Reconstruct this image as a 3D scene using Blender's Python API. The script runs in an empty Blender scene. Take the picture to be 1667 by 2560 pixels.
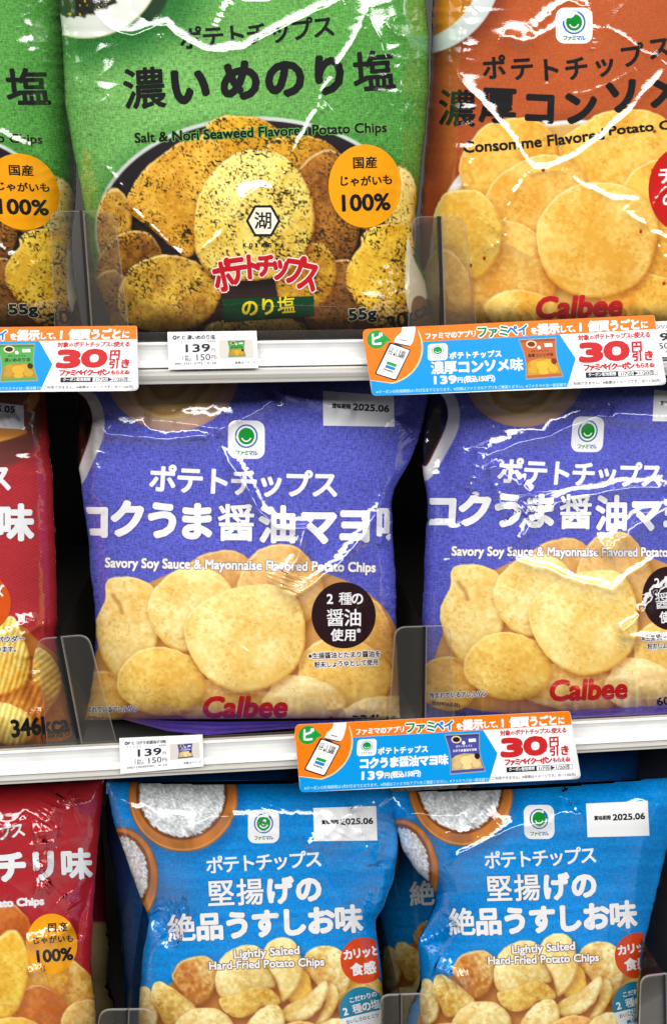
import bpy, math
import numpy as np
from math import sin, cos, radians, pi
SC = bpy.context.scene
COL = SC.collection

# ------------------------------------------------------------------ camera
FPX, CX, CY = 2474.0, 833.5, 1280.0          # focal length and centre in photo pixels (1667 x 2560)
YAW, PIT, ROL = map(radians, (5.5, 12.0, 0.6))
CAM = np.array([0.0, -0.53, 1.30])
fw = np.array([sin(YAW)*cos(PIT), cos(YAW)*cos(PIT), -sin(PIT)])
rt = np.cross(fw, [0, 0, 1]); rt /= np.linalg.norm(rt); up = np.cross(rt, fw)
RM = np.stack([cos(ROL)*rt - sin(ROL)*up, cos(ROL)*up + sin(ROL)*rt, -fw], 1)
cd = bpy.data.cameras.new('camera'); cam = bpy.data.objects.new('camera', cd); COL.objects.link(cam)
cd.sensor_fit = 'VERTICAL'; cd.angle = 2*math.atan(CY/FPX); cd.clip_start = 0.01; cd.clip_end = 60
from mathutils import Matrix
m4 = np.eye(4); m4[:3, :3] = RM; m4[:3, 3] = CAM
cam.matrix_world = Matrix(m4.tolist())
SC.camera = cam

# ------------------------------------------------------------------ light: shop tubes on the ceiling
w = bpy.data.worlds.new('World'); SC.world = w; w.use_nodes = True
# the rest of the shop: pale floor below, dimmer aisle at eye height, ceiling above
_n = w.node_tree.nodes; _l = w.node_tree.links
_g = _n.new('ShaderNodeTexCoord'); _x = _n.new('ShaderNodeSeparateXYZ'); _l.new(_g.outputs['Generated'], _x.inputs[0])
_r = _n.new('ShaderNodeValToRGB'); _m = _n.new('ShaderNodeMapRange'); _m.inputs[1].default_value = -1; _m.inputs[2].default_value = 1
_l.new(_x.outputs['Z'], _m.inputs[0]); _l.new(_m.outputs[0], _r.inputs[0]); _l.new(_r.outputs[0], _n['Background'].inputs[0])
_r.color_ramp.elements[0].position = .0; _r.color_ramp.elements[0].color = (.66, .66, .68, 1)
_r.color_ramp.elements[1].position = 1.; _r.color_ramp.elements[1].color = (.16, .16, .17, 1)
for _p, _v in ((.20, .42), (.29, .14), (.40, .07), (.55, .07)): _e = _r.color_ramp.elements.new(_p); _e.color = (_v, _v, _v*1.03, 1)
_n['Background'].inputs[1].default_value = 0.75
def tube(x, y, z, lx, ly, power, aim=None):
    l = bpy.data.lights.new('ceiling_tube', 'AREA'); l.shape = 'RECTANGLE'; l.size = lx; l.size_y = ly
    l.energy = power; l.color = (1, .985, .96)
    o = bpy.data.objects.new('ceiling_tube', l); COL.objects.link(o); o.location = (x, y, z)
    if aim is not None:
        from mathutils import Vector
        o.rotation_euler = (Vector(aim)-Vector((x, y, z))).to_track_quat('-Z', 'Y').to_euler()
    return o
tube(0, -1.50, 2.40, 7.0, .46, 92, (0, -.05, 1.1))
tube(0, -2.30, 2.38, 7.0, .40, 90, (0, -.05, 1.1))
tube(0, -.50, 2.60, 6.0, .12, 12, (0, -.1, 1.0))
SC.view_settings.view_transform = 'Standard'; SC.view_settings.look = 'None'
SC.view_settings.exposure = -0.10; SC.view_settings.gamma = 1.0
SC.cycles.max_bounces = 8; SC.cycles.transparent_max_bounces = 16
SC.cycles.caustics_reflective = False; SC.cycles.caustics_refractive = False

# ------------------------------------------------------------------ helpers
def at(x, y, Y):
    """points where the view through photo pixels (x,y) meets depth Y"""
    x, y, Y = np.broadcast_arrays(np.asarray(x, float), np.asarray(y, float), np.asarray(Y, float))
    d = np.stack([(x-CX)/FPX, -(y-CY)/FPX, -np.ones_like(x)], -1) @ RM.T
    return CAM + d*((Y-CAM[1])/d[..., 1])[..., None]
def lin(c):
    c = np.clip(np.asarray(c, float)/255.0, 0, 1)
    return np.where(c <= .04045, c/12.92, ((c+.055)/1.055)**2.4)
def sm(e0, e1, x):
    t = np.clip((x-e0)/(e1-e0), 0, 1); return t*t*(3-2*t)
_rs = np.random.RandomState(7); TAB = _rs.rand(256, 256)
def vn(x, y, seed=0):
    x = np.asarray(x, float)+seed*37.13; y = np.asarray(y, float)+seed*91.7
    ix = np.floor(x).astype(int); iy = np.floor(y).astype(int); fx = x-ix; fy = y-iy
    fx = fx*fx*(3-2*fx); fy = fy*fy*(3-2*fy)
    a = TAB[iy & 255, ix & 255]; b = TAB[iy & 255, (ix+1) & 255]
    c = TAB[(iy+1) & 255, ix & 255]; d = TAB[(iy+1) & 255, (ix+1) & 255]
    return (a*(1-fx)+b*fx)*(1-fy)+(c*(1-fx)+d*fx)*fy
def fbm(x, y, s, o=4, seed=0):
    r = 0; a = .5; t = 0
    for k in range(o):
        r = r+a*vn(x/s, y/s, seed+k*3); t += a; a *= .5; s *= .5
    return r/t
def segdist(x, y, pts):
    best = np.full(x.shape, 1e9); tt = np.zeros(x.shape)
    pts = np.array(pts, float); ln = np.hypot(*(pts[1:]-pts[:-1]).T); cum = np.r_[0, np.cumsum(ln)]; tot = cum[-1]
    for i in range(len(pts)-1):
        a = pts[i]; d = pts[i+1]-a
        t = np.clip(((x-a[0])*d[0]+(y-a[1])*d[1])/(d@d), 0, 1)
        q = np.hypot(x-a[0]-t*d[0], y-a[1]-t*d[1]); m = q < best
        best = np.where(m, q, best); tt = np.where(m, (cum[i]+t*ln[i])/tot, tt)
    return best, tt
def fit(src, dst, deg=2):
    src = np.array(src, float); dst = np.array(dst, float); c = src.mean(0); s = np.abs(src-c).max()
    def basis(x, y):
        u = (x-c[0])/s; v = (y-c[1])/s
        b = [np.ones_like(u), u, v]
        if deg >= 2: b += [u*u, u*v, v*v]
        return np.stack(b, -1)
    k = np.linalg.lstsq(basis(src[:, 0], src[:, 1]), dst, rcond=None)[0]
    return lambda x, y: (lambda r: (r[..., 0], r[..., 1]))(basis(np.asarray(x, float), np.asarray(y, float)) @ k)
def homog(src, dst):
    A = []; b = []
    for (x, y), (X, Y) in zip(src, dst):
        A += [[x, y, 1, 0, 0, 0, -X*x, -X*y], [0, 0, 0, x, y, 1, -Y*x, -Y*y]]; b += [X, Y]
    h = np.r_[np.linalg.solve(np.array(A, float), np.array(b, float)), 1].reshape(3, 3)
    def f(x, y):
        q = np.stack([x, y, np.ones_like(x)], -1) @ h.T
        return q[..., 0]/q[..., 2], q[..., 1]/q[..., 2]
    return f
IDENT = lambda x, y: (x, y)

def tag(o, label=None, cat=None, group=None, kind=None):
    if label: o['label'] = label
    if cat: o['category'] = cat
    if group: o['group'] = group
    if kind: o['kind'] = kind
    return o
def empty(name, loc):
    o = bpy.data.objects.new(name, None); COL.objects.link(o); o.location = loc; o.empty_display_size = .01
    return o
def mesh_obj(name, V, F, mats, parent=None, col=None, uv=None, nor=None, smooth=True, fmat=None):
    """V (n,3) world points, F list/array of faces, col (n,4) print colour, uv (n,2), nor (n,3)"""
    V = np.asarray(V, np.float64)
    if parent is not None: V = V-np.array(parent.matrix_world.translation if False else parent.location)
    me = bpy.data.meshes.new(name)
    F = np.asarray(F, np.int32) if not isinstance(F, list) else F
    if isinstance(F, np.ndarray):
        k = F.shape[1]; me.vertices.add(len(V)); me.vertices.foreach_set('co', V.astype(np.float32).ravel())
        me.loops.add(F.size); me.loops.foreach_set('vertex_index', F.ravel())
        me.polygons.add(len(F)); me.polygons.foreach_set('loop_start', np.arange(0, F.size, k, dtype=np.int32))
        me.polygons.foreach_set('loop_total', np.full(len(F), k, np.int32))
        me.update(calc_edges=True)
    else:
        me.from_pydata(V.tolist(), [], F); me.update()
    if smooth: me.polygons.foreach_set('use_smooth', np.ones(len(me.polygons), bool))
    else: me.polygons.foreach_set('use_smooth', np.zeros(len(me.polygons), bool))
    if col is not None:
        a = me.color_attributes.new('print', 'FLOAT_COLOR', 'POINT'); a.data.foreach_set('color', np.asarray(col, np.float32).ravel())
    if uv is not None:
        li = np.empty(len(me.loops), np.int32); me.loops.foreach_get('vertex_index', li)
        l = me.uv_layers.new(name='UVMap'); l.data.foreach_set('uv', np.asarray(uv, np.float32)[li].ravel())
    for m in (mats if isinstance(mats, (list, tuple)) else [mats]): me.materials.append(m)
    if fmat is not None: me.polygons.foreach_set('material_index', np.asarray(fmat, np.int32))
    if nor is not None: me.normals_split_custom_set_from_vertices(np.asarray(nor, np.float32))
    me.validate(clean_customdata=False); me.update()
    o = bpy.data.objects.new(name, me); COL.objects.link(o)
    if parent is not None: o.parent = parent
    return o
def box(lo, hi):
    (a, b, c), (d, e, f) = lo, hi
    V = [(a, b, c), (d, b, c), (d, e, c), (a, e, c), (a, b, f), (d, b, f), (d, e, f), (a, e, f)]
    return V, [(0, 3, 2, 1), (4, 5, 6, 7), (0, 1, 5, 4), (1, 2, 6, 5), (2, 3, 7, 6), (3, 0, 4, 7)]

# ------------------------------------------------------------------ materials
def nodes(name):
    m = bpy.data.materials.new(name); m.use_nodes = True; t = m.node_tree
    return m, t, t.nodes, t.links, t.nodes['Principled BSDF']
def film_mat(name, rough=.5, coat=1.0, crough=.035, weave=True):
    m, t, n, l, p = nodes(name)
    at_ = n.new('ShaderNodeAttribute'); at_.attribute_name = 'print'
    p.inputs['Roughness'].default_value = rough
    p.inputs['Coat Weight'].default_value = coat; p.inputs['Coat Roughness'].default_value = crough
    p.inputs['Coat IOR'].default_value = 1.95; p.inputs['Specular IOR Level'].default_value = .06
    uv = n.new('ShaderNodeUVMap'); uv.uv_map = 'UVMap'
    if weave:
        def noise(sx, sy, sc):
            mp = n.new('ShaderNodeMapping'); mp.inputs['Scale'].default_value = (sx, sy, 1); l.new(uv.outputs[0], mp.inputs[0])
            z = n.new('ShaderNodeTexNoise'); z.inputs['Scale'].default_value = sc; z.inputs['Detail'].default_value = 2; l.new(mp.outputs[0], z.inputs[0])
            return z.outputs[0]
        a = noise(1, .28, 260); b = noise(.28, 1, 260); c = noise(1, 1, 520)
        ad = n.new('ShaderNodeMath'); ad.operation = 'ADD'; l.new(a, ad.inputs[0]); l.new(b, ad.inputs[1])
        ad2 = n.new('ShaderNodeMath'); ad2.operation = 'ADD'; l.new(ad.outputs[0], ad2.inputs[0]); l.new(c, ad2.inputs[1])
        mr = n.new('ShaderNodeMapRange'); mr.inputs[1].default_value = 1.1; mr.inputs[2].default_value = 1.9
        mr.inputs[3].default_value = .42; mr.inputs[4].default_value = 1.58; l.new(ad2.outputs[0], mr.inputs[0])
        mx = n.new('ShaderNodeMix'); mx.data_type = 'FLOAT'; l.new(at_.outputs['Alpha'], mx.inputs[0]); mx.inputs[2].default_value = 1; l.new(mr.outputs[0], mx.inputs[3])
        vm = n.new('ShaderNodeVectorMath'); vm.operation = 'SCALE'; l.new(at_.outputs['Color'], vm.inputs[0]); l.new(mx.outputs[0], vm.inputs['Scale'])
        l.new(vm.outputs[0], p.inputs['Base Color'])
    else:
        l.new(at_.outputs['Color'], p.inputs['Base Color'])
    z = n.new('ShaderNodeTexNoise'); z.inputs['Scale'].default_value = 260; z.inputs['Detail'].default_value = 3; l.new(uv.outputs[0], z.inputs[0])
    bp = n.new('ShaderNodeBump'); bp.inputs['Strength'].default_value = .05; bp.inputs['Distance'].default_value = .0006
    l.new(z.outputs[0], bp.inputs['Height']); l.new(bp.outputs[0], p.inputs['Normal']); l.new(bp.outputs[0], p.inputs['Coat Normal'])
    return m
FILM = film_mat('printed film')
PAPER = film_mat('printed card', .45, .15, .3, False)
def plain(name, col, rough=.5, metal=0, coat=0, nscale=0, namp=.1):
    m, t, n, l, p = nodes(name)
    c = lin(col); p.inputs['Base Color'].default_value = (*c, 1)
    p.inputs['Roughness'].default_value = rough; p.inputs['Metallic'].default_value = metal; p.inputs['Coat Weight'].default_value = coat
    if nscale:
        g = n.new('ShaderNodeTexCoord'); z = n.new('ShaderNodeTexNoise'); z.inputs['Scale'].default_value = nscale; z.inputs['Detail'].default_value = 5
        l.new(g.outputs['Object'], z.inputs[0])
        mr = n.new('ShaderNodeMapRange'); mr.inputs[1].default_value = .3; mr.inputs[2].default_value = .7; mr.inputs[3].default_value = 1-namp; mr.inputs[4].default_value = 1+namp
        l.new(z.outputs[0], mr.inputs[0])
        vm = n.new('ShaderNodeVectorMath'); vm.operation = 'SCALE'; vm.inputs[0].default_value = c; l.new(mr.outputs[0], vm.inputs['Scale'])
        l.new(vm.outputs[0], p.inputs['Base Color'])
    return m
def clear(name, tint=(.93, .925, .915), milk=.026, rough=.12, grey=170):
    m = bpy.data.materials.new(name); m.use_nodes = True; t = m.node_tree; n = t.nodes; l = t.links
    p = n['Principled BSDF']; p.inputs['Base Color'].default_value = (*lin((grey, grey-4, grey-10)), 1); p.inputs['Roughness'].default_value = rough
    tr = n.new('ShaderNodeBsdfTransparent'); tr.inputs[0].default_value = (*tint, 1)
    lw = n.new('ShaderNodeFresnel'); lw.inputs[0].default_value = 1.45
    ad = n.new('ShaderNodeMath'); ad.operation = 'MULTIPLY_ADD'; ad.inputs[1].default_value = .35; ad.inputs[2].default_value = milk; ad.use_clamp = True
    l.new(lw.outputs[0], ad.inputs[0])
    mx = n.new('ShaderNodeMixShader'); l.new(ad.outputs[0], mx.inputs[0]); l.new(tr.outputs[0], mx.inputs[1]); l.new(p.outputs[0], mx.inputs[2])
    l.new(mx.outputs[0], n['Material Output'].inputs[0])
    return m
CLEAR = clear('clear plastic')
SHEET = clear('clear sheet plastic', (.80, .80, .79), .02, .15, 60)
EDGE = clear('clear plastic rim', (.85, .85, .85), .16, .2, 190)
DARKEDGE = plain('dark plastic edge', (22, 20, 20), .3)
RAILM = plain('white rail plastic', (224, 224, 222), .34, 0, .4, 55, .07)
RAILG = plain('grey rail lip', (176, 174, 168), .35, 0, .3, 20, .04)
SHELFM = plain('shelf steel', (74, 72, 70), .5, .0, 0, 30, .08)
BACKM = plain('dark shelf back', (40, 38, 38), .6, 0, 0, 20, .2)

# ------------------------------------------------------------------ lettering
_GL = {}
def glyph(s):
    if s not in _GL:
        c = bpy.data.curves.new('g', 'FONT'); c.body = s; c.resolution_u = 3
        o = bpy.data.objects.new('g', c); COL.objects.link(o); bpy.context.view_layer.update()
        ev = o.evaluated_get(bpy.context.evaluated_depsgraph_get()); me = ev.to_mesh(); me.calc_loop_triangles()
        v = np.array([q.co[:2] for q in me.vertices]).reshape(-1, 2); t = np.array([q.vertices[:] for q in me.loop_triangles], int).reshape(-1, 3)
        _GL[s] = v[t] if len(t) else np.zeros((0, 3, 2)); ev.to_mesh_clear()
        bpy.data.objects.remove(o); bpy.data.curves.remove(c)
    return _GL[s]
class Ink:
    """flat print on a surface, in photo-pixel coordinates of the artwork"""
    def __init__(self, fmap=IDENT): self.T = []; self.C = []; self.Lr = []; self.f = fmap; self.uvk = 0
    def tris(self, T, col, layer, alpha=0.0):
        if len(T) == 0: return
        x, y = self.f(T[..., 0], T[..., 1]); self.T.append(np.stack([x, y], -1)); n = len(T)
        self.C.append(np.tile(np.r_[lin(col)*.92, alpha], (n, 1))); self.Lr.append(np.full(n, float(layer)))
    def poly(self, pts, col, layer):
        from mathutils.geometry import tessellate_polygon
        from mathutils import Vector
        p = np.array(pts, float); t = tessellate_polygon([[Vector((a, b, 0)) for a, b in p]])
        self.tris(p[np.array(t)], col, layer)
    def disc(self, cx, cy, rx, ry, col, layer, n=48, rot=0, a0=0, a1=2*pi):
        a = np.linspace(a0, a1, n, endpoint=(a1-a0) < 6.28); x = rx*np.cos(a); y = ry*np.sin(a); c, s = cos(rot), sin(rot)
        P = np.stack([cx+c*x-s*y, cy+s*x+c*y], -1); i = np.arange(n if (a1-a0) > 6.28 else n-1)
        self.tris(np.stack([np.tile([[cx, cy]], (len(i), 1)), P[i], P[(i+1) % n]], 1), col, layer)
    def arc(self, cx, cy, r0, r1, a0, a1, col, layer, sy=1):
        a = np.linspace(a0, a1, 20)
        self.poly([(cx+r1*cos(t), cy+sy*r1*sin(t)) for t in a]+[(cx+r0*cos(t), cy+sy*r0*sin(t)) for t in a[::-1]], col, layer)
    def rrect(self, x0, y0, x1, y1, r, col, layer, slope=0.0):
        P = []
        for (cx, cy, s) in ((x1-r, y0+r, -pi/2), (x1-r, y1-r, 0), (x0+r, y1-r, pi/2), (x0+r, y0+r, pi)):
            for k in range(7): t = s+pi/2*k/6; P.append((cx+r*cos(t), cy+r*sin(t)))
        xm = (x0+x1)/2
        self.poly([(a, b+slope*(a-xm)) for a, b in P], col, layer)
    def stamp(self, T, col, layer, fat):
        """bold lettering: shifted copies, each a hair above the last"""
        if fat <= 0: self.tris(T, col, layer); return
        k = 8 if fat > 1.6 else 4
        for i in range(k):
            a = 2*pi*(i+.5)/k
            self.tris(T+np.array([cos(a), sin(a)])*fat, col, layer+i*.11)
        self.tris(T, col, layer+k*.11)
    def place(self, T, p0, p1, bow=0, dy=0):
        p0 = np.array(p0, float); p1 = np.array(p1, float); L = np.hypot(*(p1-p0)); e = (p1-p0)/L; n = np.array([-e[1], e[0]])
        u = T[..., 0]/L
        b = 4*bow*u*(1-u); db = 4*bow*(1-2*u)/L                       # bow > 0 sags downwards
        return p0+T[..., :1]*e+(T[..., 1]+b)[..., None]*n-(T[..., 1]*db)[..., None]*e
    def chars(self, s, p0, p1, em, col, layer=2, fat=0, bow=0, ol=None, olw=0, sx=1.0, em1=None):
        """one glyph per equal cell between p0 and p1 (centre line of the text)"""
        L = math.hypot(p1[0]-p0[0], p1[1]-p0[1]); n = len(s)
        for i, ch in enumerate(s):
            if ch in ' \u3000': continue
            k = em if em1 is None else em+(em1-em)*(i/(n-1))
            g = glyph(ch); T = np.stack([(g[..., 0]-.5)*k*sx+(i+.5)/n*L, -(g[..., 1]-.355)*k], -1)
            T = self.place(T, p0, p1, bow)
            ff = fat*(.42 if ch in '濃醤堅絶塩揚湖種' else .75 if ch in '油味品厚' else 1)
            if ol is not None: self.stamp(T, ol, layer-.95, ff+olw)
            self.stamp(T, col, layer, ff)
    def line(self, s, p0, p1, h, col, layer=2, fat=0, bow=0, ol=None, olw=0, shear=0.0):
        """a line of text stretched to run from p0 to p1, h high"""
        L = math.hypot(p1[0]-p0[0], p1[1]-p0[1]); g = glyph(s); a = g.reshape(-1, 2)
        lo, hi = a.min(0), a.max(0)
        y = -((g[..., 1]-(lo[1]+hi[1])/2)/(hi[1]-lo[1]))*h
        T = np.stack([(g[..., 0]-lo[0])/(hi[0]-lo[0])*L-shear*y, y], -1); T = self.place(T, p0, p1, bow)
        if ol is not None: self.stamp(T, ol, layer-.95, fat+olw)
        self.stamp(T, col, layer, fat)
    def build(self, surf, name, parent, mat, maxe=7.0, uvscale=.001):
        T = np.concatenate(self.T); C = np.concatenate(self.C); Lr = np.concatenate(self.Lr)
        done = []
        for _ in range(14):
            e = np.stack([np.hypot(*(T[:, (k+1) % 3]-T[:, k]).T) for k in range(3)], 1); mx = e.max(1); m = mx > maxe
            done.append((T[~m], C[~m], Lr[~m])); T, C, Lr, e = T[m], C[m], Lr[m], e[m]
            if len(T) == 0: break
            # split on the longest edge; ties broken by coordinates so neighbours agree
            k = e.argmax(1); i = np.arange(len(T)); a, b, c = T[i, k], T[i, (k+1) % 3], T[i, (k+2) % 3]; mid = (a+b)/2
            T = np.concatenate([np.stack([a, mid, c], 1), np.stack([mid, b, c], 1)]); C = np.concatenate([C, C]); Lr = np.concatenate([Lr, Lr])
        if len(T): done.append((T, C, Lr))
        T = np.concatenate([d[0] for d in done]); C = np.concatenate([d[1] for d in done]); Lr = np.concatenate([d[2] for d in done])
        keep = surf.inside(T[..., 0].ravel(), T[..., 1].ravel()).reshape(-1, 3).all(1)   # keep what the surface carries
        T, C, Lr = T[keep], C[keep], Lr[keep]
        if len(T) == 0: return None
        key = np.round(np.concatenate([T.reshape(-1, 2), np.repeat(Lr, 3)[:, None], np.repeat(C, 3, 0)], 1), 4)
        _, ix, inv = np.unique(key, axis=0, return_index=True, return_inverse=True); inv = inv.reshape(-1)
        q = T.reshape(-1, 2)[ix]; lay = np.repeat(Lr, 3)[ix]; F = inv.reshape(-1, 3)
        F = F[(F[:, 0] != F[:, 1]) & (F[:, 1] != F[:, 2]) & (F[:, 0] != F[:, 2])]
        P, N = surf.pn(q[:, 0], q[:, 1], -(1.1e-4+lay*3.2e-5))
        # consistent winding: facing the front
        fn = np.cross(P[F[:, 1]]-P[F[:, 0]], P[F[:, 2]]-P[F[:, 0]]); fl = (fn*(N[F[:, 0]])).sum(1) < 0
        F[fl] = F[fl][:, ::-1]
        return mesh_obj(name, P, F, mat, parent, col=np.repeat(C, 3, 0)[ix], uv=q*uvscale, nor=N)

# ------------------------------------------------------------------ surfaces
class Surf:
    def pn(self, x, y, off=0.0):
        e = .6
        d0 = self.depth(x, y); P = at(x, y, d0+off)
        A = at(x+e, y, self.depth(x+e, y)+off)-at(x-e, y, self.depth(x-e, y)+off)
        B = at(x, y+e, self.depth(x, y+e)+off)-at(x, y-e, self.depth(x, y-e)+off)
        N = np.cross(B, A); N /= np.linalg.norm(N, axis=-1, keepdims=True)+1e-20
        N = np.where((N[:, 1] > 0)[:, None], -N, N)
        return P, N
class Flat(Surf):
    """a flat card through three photo pixels at given depths"""
    def __init__(self, pix, Ys, bow=0.0):
        self.bow = bow; self.xc = (pix[0][0]+pix[1][0])/2; self.hw = abs(pix[1][0]-pix[0][0])/2
        p = [at(a, b, Y) for (a, b), Y in zip(pix, Ys)]; self.p = p[0]; n = np.cross(p[1]-p[0], p[2]-p[0]); self.n = n/np.linalg.norm(n)
    def depth(self, x, y):
        d = at(x, y, CAM[1]+1)-CAM; k = ((self.p-CAM)@self.n)/(d@self.n); return CAM[1]+k*d[..., 1]-self.bow*((np.asarray(x, float)-self.xc)/self.hw)**2
    def inside(self, x, y): return np.ones(len(x), bool)
def smooth_line(pts, n=500, sig=5):
    p = np.array(pts, float); v = (p[:, 1]-p[0, 1])/(p[-1, 1]-p[0, 1]); t = np.linspace(0, 1, n)
    x = np.interp(t, v, p[:, 0]); k = np.exp(-.5*(np.arange(-4*sig, 4*sig+1)/sig)**2); k /= k.sum(); m = 4*sig
    xp = np.r_[2*x[0]-x[m:0:-1], x, 2*x[-1]-x[-2:-m-2:-1]]
    return t, np.convolve(xp, k, 'valid'), p[0, 1], p[-1, 1]
class Pouch(Surf):
    """front of a filled bag: outline in photo pixels, depth in metres"""
    def __init__(self, L, R, Y0, B, lean=.02, n=2.8, top=.16, bot=.10, topmin=.0, botmin=0.0, creases=(), seed=1, bump=.0008, dents=(), sig=5, cr=1.0, cw=1.0, nwr=14, wr=.0005):
        self.Lt, self.Lx, self.Ly0, self.Ly1 = smooth_line(L, sig=sig); self.Rt, self.Rx, self.Ry0, self.Ry1 = smooth_line(R, sig=sig)
        self.Y0, self.B, self.lean, self.n, self.top, self.bot, self.seed, self.bump = Y0, B, lean, n, top, bot, seed, bump
        self.tm, self.bm = topmin, botmin; self.rr = 5.5 if cw >= 1 else 3.0
        self.creases = [(c[0], c[1]*cr*1.45, c[2]*1.3*cw, *c[3:]) for c in creases]; self.dents = dents
        wob = lambda t, k: 3.2*(vn(t*26, t*0+k, seed)-.5)+2.2*(vn(t*70, t*0+k, seed+2)-.5)
        self.Lx = self.Lx+wob(self.Lt, 1.5); self.Rx = self.Rx+wob(self.Rt, 7.5)
        rs = np.random.RandomState(seed)
        x0 = max(min(self.Lx.min(), 1e9), -60); x1 = min(self.Rx.max(), 1740); y0 = max(self.Ly0, -40); y1 = min(self.Ly1, 2620)
        for k in range(nwr):
            px = rs.uniform(x0, x1); py = rs.uniform(y0, y1); a = rs.uniform(0, pi); ln = rs.uniform(40, 190)
            P = [(px, py)]
            for j in range(3):
                a += rs.normal(0, .25); P.append((P[-1][0]+cos(a)*ln/3, P[-1][1]+sin(a)*ln/3))
            self.creases.append((P, wr*rs.uniform(.4, 1.1)*rs.choice([-1, 1, 1]), rs.uniform(5, 13)))
    def xy(self, s, v):
        lx = np.interp(v, self.Lt, self.Lx); rx = np.interp(v, self.Rt, self.Rx)
        ly = self.Ly0+(self.Ly1-self.Ly0)*v; ry = self.Ry0+(self.Ry1-self.Ry0)*v
        return lx+(rx-lx)*s, ly+(ry-ly)*s
    def sv(self, x, y):
        v = np.clip((y-self.Ly0)/(self.Ly1-self.Ly0), 0, 1)
        for _ in range(6):
            lx = np.interp(v, self.Lt, self.Lx); rx = np.interp(v, self.Rt, self.Rx); s = (x-lx)/(rx-lx)
            h = (self.Ly1-self.Ly0)*(1-s)+(self.Ry1-self.Ry0)*s; v = (y-self.Ly0-(self.Ry0-self.Ly0)*s)/h
        return s, v
    def inside(self, x, y):
        s, v = self.sv(x, y); return (s > .006) & (s < .994) & (v > .002) & (v < .998)
    def depth(self, x, y):
        s, v = self.sv(np.asarray(x, float), np.asarray(y, float)); s = np.clip(s, 0, 1); v = np.clip(v, 0, 1)
        a = np.abs(2*s-1)
        prof = np.sqrt(np.clip(1-a**self.n, 0, 1))
        tv = np.clip(v/self.top, 0, 1); bv = np.clip((1-v)/self.bot, 0, 1)
        pv = (self.tm+(1-self.tm)*(1-(1-tv)**2)**.75)*(self.bm+(1-self.bm)*(1-(1-bv)**2)**.6)
        pv = pv*(1-.16*(1-v))                                        # fuller towards the base
        d = self.Y0+self.lean*(1-v)-self.B*prof*pv
        soft = np.clip(prof*1.4, 0, 1)*np.clip(tv*1.5, 0.15, 1)
        h = self.bump*2*(fbm(x, y, 210, 2, self.seed)-.5)+self.bump*.5*(fbm(x, y, 60, 2, self.seed+9)-.5)
        # puckered film towards the side seams and the folded base
        rid = lambda q: 1-np.abs(2*q-1)
        ew = sm(.62, .97, a); h = h+.0014*ew*sm(.35, .7, vn(x/120, y/110, self.seed+44))*(rid(vn(x/80+y/70, y/40-.5*x/80, self.seed+40))*.7+rid(vn(x/40-y/60, y/24+x/70, self.seed+41))*.3-.5)
        bw = sm(.86, 1., v); h = h+.0022*bw*(rid(vn(x/26, y/70, self.seed+42))-.5)
        tw = sm(.16, .03, v); h = h+.0008*tw*(rid(vn(x/30+y/120, y/90, self.seed+43))-.5)
        jx = 7*(vn(x/40, y/40, 5)-.5)+1.5*(vn(x/9, y/9, 8)-.5); jy = 7*(vn(x/40, y/40, 6)-.5)+1.5*(vn(x/9, y/9, 9)-.5)
        for cr in self.creases:
            pts, A, wd = cr[:3]; r = cr[3] if len(cr) > 3 else self.rr
            p = np.array(pts, float); m = (x > p[:, 0].min()-6*wd) & (x < p[:, 0].max()+6*wd) & (y > p[:, 1].min()-6*wd) & (y < p[:, 1].max()+6*wd)
            if not m.any(): continue
            q, t = segdist((x+jx)[m], (y+jy)[m], pts)
            f = sm(0, .1, t)*sm(0, .1, 1-t)*.85+.15*(t > 0)*(t < 1)
            h[m] = h[m]+A*f*(.75+.5*vn(t*14, t*0+A*999, 2))*np.exp(-(np.sqrt(q*q+r*r)-r)/wd)
        for (cx, cy, rx, ry, rot, A) in self.dents:
            c, s_ = cos(rot), sin(rot); u = ((x-cx)*c+(y-cy)*s_)/rx; w_ = (-(x-cx)*s_+(y-cy)*c)/ry
            h = h+A*np.exp(-(u*u+w_*w_))
        return d-h*soft
    def mesh(self, name, parent, paint, inv=IDENT, step=2.5, mat=None, back=(60, 60, 60)):
        wpx = (self.Rx-self.Lx).max(); hpx = self.Ly1-self.Ly0
        nx = int(wpx/step); ny = int(hpx/step)
        t = np.linspace(-1, 1, nx+1); a = 1.3*t-.3*t**3; S, Vv = np.meshgrid((a+1)/2, np.linspace(0, 1, ny+1))
        x, y = self.xy(S.ravel(), Vv.ravel()); P, N = self.pn(x, y)
        ax, ay = inv(x, y); rgb, alpha = paint(ax, ay)
        col = np.concatenate([lin(rgb)*.92, alpha[:, None]], 1)
        i = np.arange((ny+1)*(nx+1)).reshape(ny+1, nx+1)
        F = np.stack([i[:-1, :-1], i[1:, :-1], i[1:, 1:], i[:-1, 1:]], -1).reshape(-1, 4)
        # back of the bag: coarser, mirrored bulge
        mx, my = 40, 40
        S2, V2 = np.meshgrid(np.linspace(0, 1, mx+1), np.linspace(0, 1, my+1)); S2 = S2.ravel(); V2 = V2.ravel()
        bx, by = self.xy(S2, V2); pr = np.sqrt(np.clip(1-np.abs(2*S2-1)**self.n, 0, 1))
        tv = np.clip(V2/self.top, 0, 1); bv = np.clip((1-V2)/self.bot, 0, 1)
        PB = at(bx, by, self.Y0+self.lean*(1-V2)+self.B*.8*pr*(1-(1-tv)**2)**.75*(1-(1-bv)**2)**.6+.0004)
        j = np.arange((my+1)*(mx+1)).reshape(my+1, mx+1)+len(P)
        FB = np.stack([j[:-1, :-1], j[:-1, 1:], j[1:, 1:], j[1:, :-1]], -1).reshape(-1, 4)
        cb = np.tile(np.r_[lin(back)*.92, .3], (len(PB), 1)); nb = np.tile([0, 1., 0], (len(PB), 1))
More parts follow.
